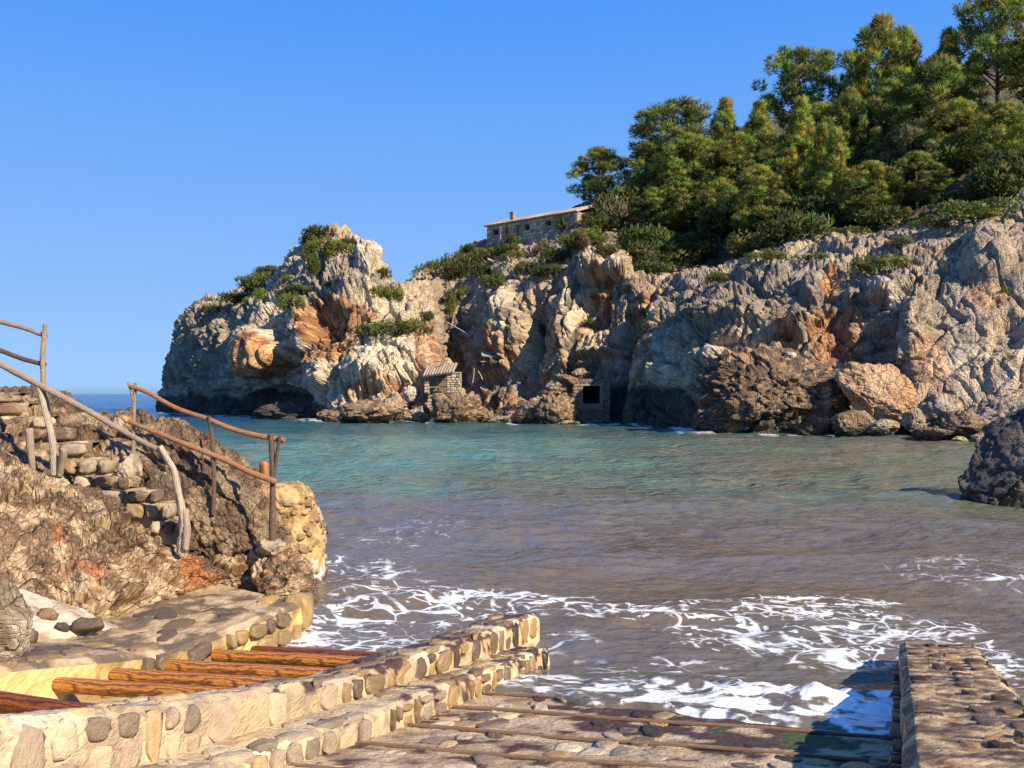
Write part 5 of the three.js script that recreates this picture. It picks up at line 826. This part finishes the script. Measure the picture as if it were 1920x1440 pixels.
tree('big dark pine rising past the top right corner', 'umbrella', 1872, -14, 232, 150);
tree('broad pine under the top right corner pine', 'round', 1898, 78, 245, 160);
tree('pine cut off by the right frame edge', 'round', 1990, 10, 225, 170);
tree('sunlit pointed pine in the front row, right of the bright one', 'cone', 1570, 240, 425, 72);
tree('pointed pine squeezed between the two bright front pines', 'cone', 1536, 234, 410, 62);
tree('bushy pine under the tall umbrella pine', 'round', 1462, 262, 390, 100);
tree('bushy pine left below the broad spreading pine', 'round', 1212, 262, 388, 80);
tree('small bright conical pine in front of the broad spreading pine', 'cone', 1324, 288, 402, 56);
tree('small pine left of the grey green olive', 'cone', 1648, 240, 352, 60);
tree('grey green olive tree below the sunlit pine', 'olive', 1704, 222, 352, 92);
tree('little yellow green pine on the cliff top below the lone pine', 'cone', 1160, 388, 448, 52);
tree('dense dark pine behind the small bright conical pine', 'round', 1300, 250, 400, 120);
tree('low spreading pine at the front edge of the wood', 'round', 1420, 310, 455, 120);
tree('low dark pine at the front edge, left part of the wood', 'round', 1275, 330, 450, 120);
tree('pine behind the bright pointed front pines', 'round', 1545, 190, 345, 110);
tree('low pine at the front edge, right of the pointed front pines', 'round', 1632, 300, 420, 110);
tree('leafy pine filling the gap under the tallest feathery pine', 'round', 1668, 150, 315, 120);
tree('dark pine under the sunlit pine at the right', 'round', 1800, 180, 320, 110);
tree('dark low pine on the slope below the right edge pines', 'round', 1880, 190, 330, 120);
tree('low pine below the olive tree', 'round', 1720, 280, 390, 110);
tree('small round pine left of the low spreading front pine', 'round', 1350, 330, 450, 90);
tree('feathery pine left of the tallest skyline pine', 'cone', 1610, 100, 300, 80);
tree('dark pine low at the left front of the wood', 'round', 1225, 350, 450, 90);

function bushParts(seed, tone, n, size) { const r = RNG(seed), c = []; for (let i = 0; i < n; i++) { const a = r() * 6.283, w = Math.sqrt(r()) * 0.8; c.push([Math.cos(a) * w, 0.62 * (1 - w * w * 0.7) * (0.45 + 0.6 * r()), Math.sin(a) * w, 0.24 + 0.14 * r()]); } return foliage(seed, c, 90, size * 0.55, tone, { slim: 0.32, flat: 0.8 }); }
const BUSH = { dark: [bushParts(21, [0.085, 0.105, 0.030], 16, 0.17), bushParts(22, [0.10, 0.125, 0.034], 16, 0.17)], lime: [bushParts(23, [0.19, 0.215, 0.035], 14, 0.15), bushParts(24, [0.16, 0.19, 0.035], 14, 0.15)], green: [bushParts(25, [0.14, 0.165, 0.04], 16, 0.16), bushParts(26, [0.16, 0.175, 0.042], 16, 0.16)], dry: [bushParts(27, [0.19, 0.155, 0.075], 15, 0.18), bushParts(28, [0.15, 0.14, 0.07], 15, 0.18)] };
const stem = pole([V(0, -0.35, 0), V(0.03, 0.1, 0), V(0, 0.4, 0.02)], 0.05, 0.03, 5, { n: 6, m: 5 });
const LOWBUSH = foliage(29, Array.from({ length: 13 }, (_, i) => { const a = i * 2.4, w = 0.75 * Math.sqrt((i + 0.5) / 13); return [Math.cos(a) * w, 0.5 * (1 - 0.6 * w * w), Math.sin(a) * w, 0.28 + 0.05 * (i % 3)]; }), 70, 0.12, [0.09, 0.11, 0.032], { slim: 0.32, flat: 0.8 });
let bushN = 0;
function bush(kind, geo, px, py, w, h, label, group) {
  const b = pick(geo, px, py + h * 0.35), d = -b.z, g = thing('shrub', label, 'shrub', b, group); mesh('stem', stem, matBark, g); const l = mesh('foliage', group === 'undergrowth beneath the pines' && kind === 'dark' ? LOWBUSH : BUSH[kind][bushN % 2], matLeaf, g); l.userData.kind = 'stuff';
  const e = geo === headGeo ? 1.3 : 1.1; g.scale.set(w / 2 / F * d * e, h / F * d * e, w / 2 / F * d * e); g.rotation.y = bushN * 2.3; bushN++;
}
const HB = (k, x, y, w, h, l) => bush(k, headGeo, x, y, w, h, l, 'shrubs on the headland');
HB('dark', 602, 440, 52, 28, 'dark shrub crowning the headland summit'); HB('lime', 600, 462, 46, 30, 'lime green shrub just below the headland summit'); HB('lime', 580, 476, 26, 20, 'small lime shrub left below the summit'); HB('green', 634, 466, 46, 26, 'green shrub mat right of the summit shrub'); HB('dark', 570, 452, 24, 20, 'dark shrub left of the summit'); HB('green', 614, 480, 34, 22, 'green shrub under the summit mat'); HB('dark', 647, 455, 24, 14, 'dark tuft against sky right of the summit');
HB('lime', 515, 556, 36, 28, 'round lime shrub on the headland ledge'); HB('lime', 488, 554, 22, 24, 'narrow lime shrub left of the round one'); HB('dark', 470, 540, 60, 34, 'dark shrub above the round lime shrub'); HB('dark', 440, 560, 50, 24, 'dark shrub mat on the headland left shoulder'); HB('green', 548, 570, 40, 34, 'green shrub hanging right of the round lime shrub'); HB('green', 490, 528, 46, 30, 'grey green shrub on the left skyline slope'); HB('lime', 534, 524, 16, 13, 'tiny lime shrub in the middle of the headland'); HB('dark', 505, 510, 44, 20, 'dark shrub on the upper left slope'); HB('green', 400, 578, 36, 14, 'low shrub at the headland left end'); HB('lime', 614, 537, 16, 13, 'tiny lime shrub on the pale block'); HB('dark', 585, 500, 26, 40, 'dark shrub trailing down below the summit'); HB('lime', 463, 565, 14, 12, 'tiny lime shrub on the left shoulder');
HB('green', 728, 556, 50, 34, 'green shrub in the headland right notch'); HB('green', 735, 618, 110, 30, 'long green shrub mat on the headland front ledge'); HB('green', 765, 612, 54, 22, 'green shrub at the right end of the ledge mat'); HB('dark', 720, 516, 24, 24, 'dry dark shrub on the headland saddle'); HB('green', 684, 503, 34, 14, 'shrub strip below the pale summit block'); HB('dark', 700, 620, 40, 18, 'dark shrub at the left end of the ledge mat'); HB('dark', 800, 594, 26, 16, 'small dark shrub near the gully'); HB('dark', 545, 544, 60, 22, 'dark shrub in the headland centre hollow'); HB('dry', 575, 548, 30, 18, 'dry shrub in the headland centre hollow');
const MB = (k, x, y, w, h, l) => bush(k, midGeo, x, y, w, h, l, 'shrubs above the gully');
[['green', 798, 512, 52, 36], ['green', 836, 500, 70, 42], ['dark', 862, 510, 50, 38], ['green', 880, 492, 60, 36], ['dark', 915, 505, 64, 36], ['dark', 925, 528, 56, 32], ['green', 912, 476, 50, 26], ['lime', 962, 478, 40, 22], ['dark', 950, 470, 50, 30], ['dry', 1000, 486, 52, 48], ['dry', 1020, 470, 44, 40], ['dry', 985, 505, 40, 30], ['dark', 1050, 480, 70, 40], ['dark', 1075, 455, 60, 40], ['dry', 1090, 455, 36, 40], ['green', 1100, 440, 60, 30], ['dark', 1030, 508, 60, 26], ['dark', 958, 456, 40, 34], ['dark', 885, 466, 40, 20], ['dark', 1060, 425, 50, 34], ['green', 1120, 450, 50, 26], ['dark', 1128, 418, 60, 36], ['dark', 1100, 410, 40, 30], ['dark', 1140, 470, 50, 24], ['green', 845, 575, 24, 50], ['lime', 868, 548, 22, 22], ['dark', 850, 560, 36, 30], ['green', 820, 690, 14, 14], ['dark', 1015, 620, 14, 34], ['dark', 1110, 606, 50, 16], ['dark', 780, 528, 40, 18]].forEach(([k, x, y, w, h], i) => MB(k, x, y, w, h, ['green shrub at the left end of the ridge scrub', 'wide green shrub second from the ridge scrub left end', 'dark shrub right of the wide green ridge shrub', 'green shrub on the skyline left of the house', 'dark shrub below the house left corner', 'dark shrub on the edge of the fluted cliff', 'green shrub at the house left corner foot', 'yellow green shrub below the house door', 'dark shrub before the house door', 'tall dry shrub below the house middle', 'dry shrub against the terrace wall', 'low dry shrub under the tall dry one', 'wide dark shrub on the slope right of the dry shrubs', 'dark shrub below the house right end', 'straw coloured tuft below the house right end', 'green shrub under the little cliff top pine', 'dark shrub on the fluted cliff brow', 'dark round shrub against the house front', 'small dark shrub on the skyline left of the house', 'dark shrub touching the house right end', 'green shrub right of the straw tuft', 'dark shrub left of the little cliff top pine', 'dark shrub behind the house right end', 'low dark shrub on the brow above the rust streaks', 'tall narrow green shrub inside the gully', 'yellow green shrub at the gully top', 'dark shrub in the gully top', 'tiny green tuft above the ruined hut', 'dark narrow shrub in the cleft of the fluted cliff', 'dark flat shrub on a ledge of the fluted cliff', 'low dark shrub on the saddle beside the headland'][i]));
const RB = (k, x, y, w, h, l) => bush(k, rightGeo, x, y, w, h, l, 'shrubs on the grey cliff top');
[['green', 1435, 482, 80, 26, 'domed green cushion shrub on the cliff ledge'], ['green', 1530, 488, 100, 22, 'long flat green shrub on the cliff ledge centre'], ['green', 1650, 494, 100, 34, 'wide green shrub above the pale cliff block'], ['green', 1590, 440, 80, 26, 'grey green shrub on the upper ledge'], ['dry', 1690, 455, 50, 24, 'straw coloured shrub on the upper ledge'], ['green', 1830, 400, 150, 52, 'broad green shrub mat near the right edge'], ['dark', 1350, 522, 50, 26, 'dark shrub at the left end of the cliff ledges'], ['dry', 1560, 465, 60, 14, 'dry grass tuft between the ledges'], ['green', 1740, 420, 70, 26, 'green shrub left of the broad mat'], ['dry', 1780, 395, 60, 22, 'dry shrub above the broad mat'], ['lime', 1885, 545, 16, 14, 'tiny yellow green tuft on the right cliff face'], ['dry', 1880, 372, 50, 20, 'dry grass above the broad green mat']].forEach(a => RB(...a));
[[1182, 470, 70, 40, 'dark shrub where the fluted cliff meets the grey cliff'], [1215, 492, 80, 44, 'wide dark shrub above the rusty cleft'], [1250, 500, 80, 44, 'dark shrub at the left end of the grey cliff crest'], [1225, 455, 90, 50, 'large dark shrub left of the front pines'], [1285, 478, 90, 46, 'large dark shrub behind the grey cliff crest'], [1330, 470, 80, 40, 'dark shrub under the small round pine']].forEach(([x, y, w, h, l]) => bush('dark', hillGeo, x, y, w, h, l, 'shrubs behind the cliff crest'));
{ // undergrowth of the wood
  const r = RNG(555); for (let i = 0; i < 90; i++) { const px = 1170 + 760 * r(), f = r(), top = lerp(330, 215, (px - 1170) / 760), bot = lerp(520, 350, (px - 1170) / 760); const py = lerp(top, bot, f); const w = 60 + 70 * r(); bush(r() < 0.75 ? 'dark' : r() < 0.6 ? 'green' : 'dry', hillGeo, px, py, w, w * (0.42 + 0.3 * r()), 'evergreen shrub in the undergrowth beneath the pines', 'undergrowth beneath the pines'); }
}
renderer.render(scene, camera);
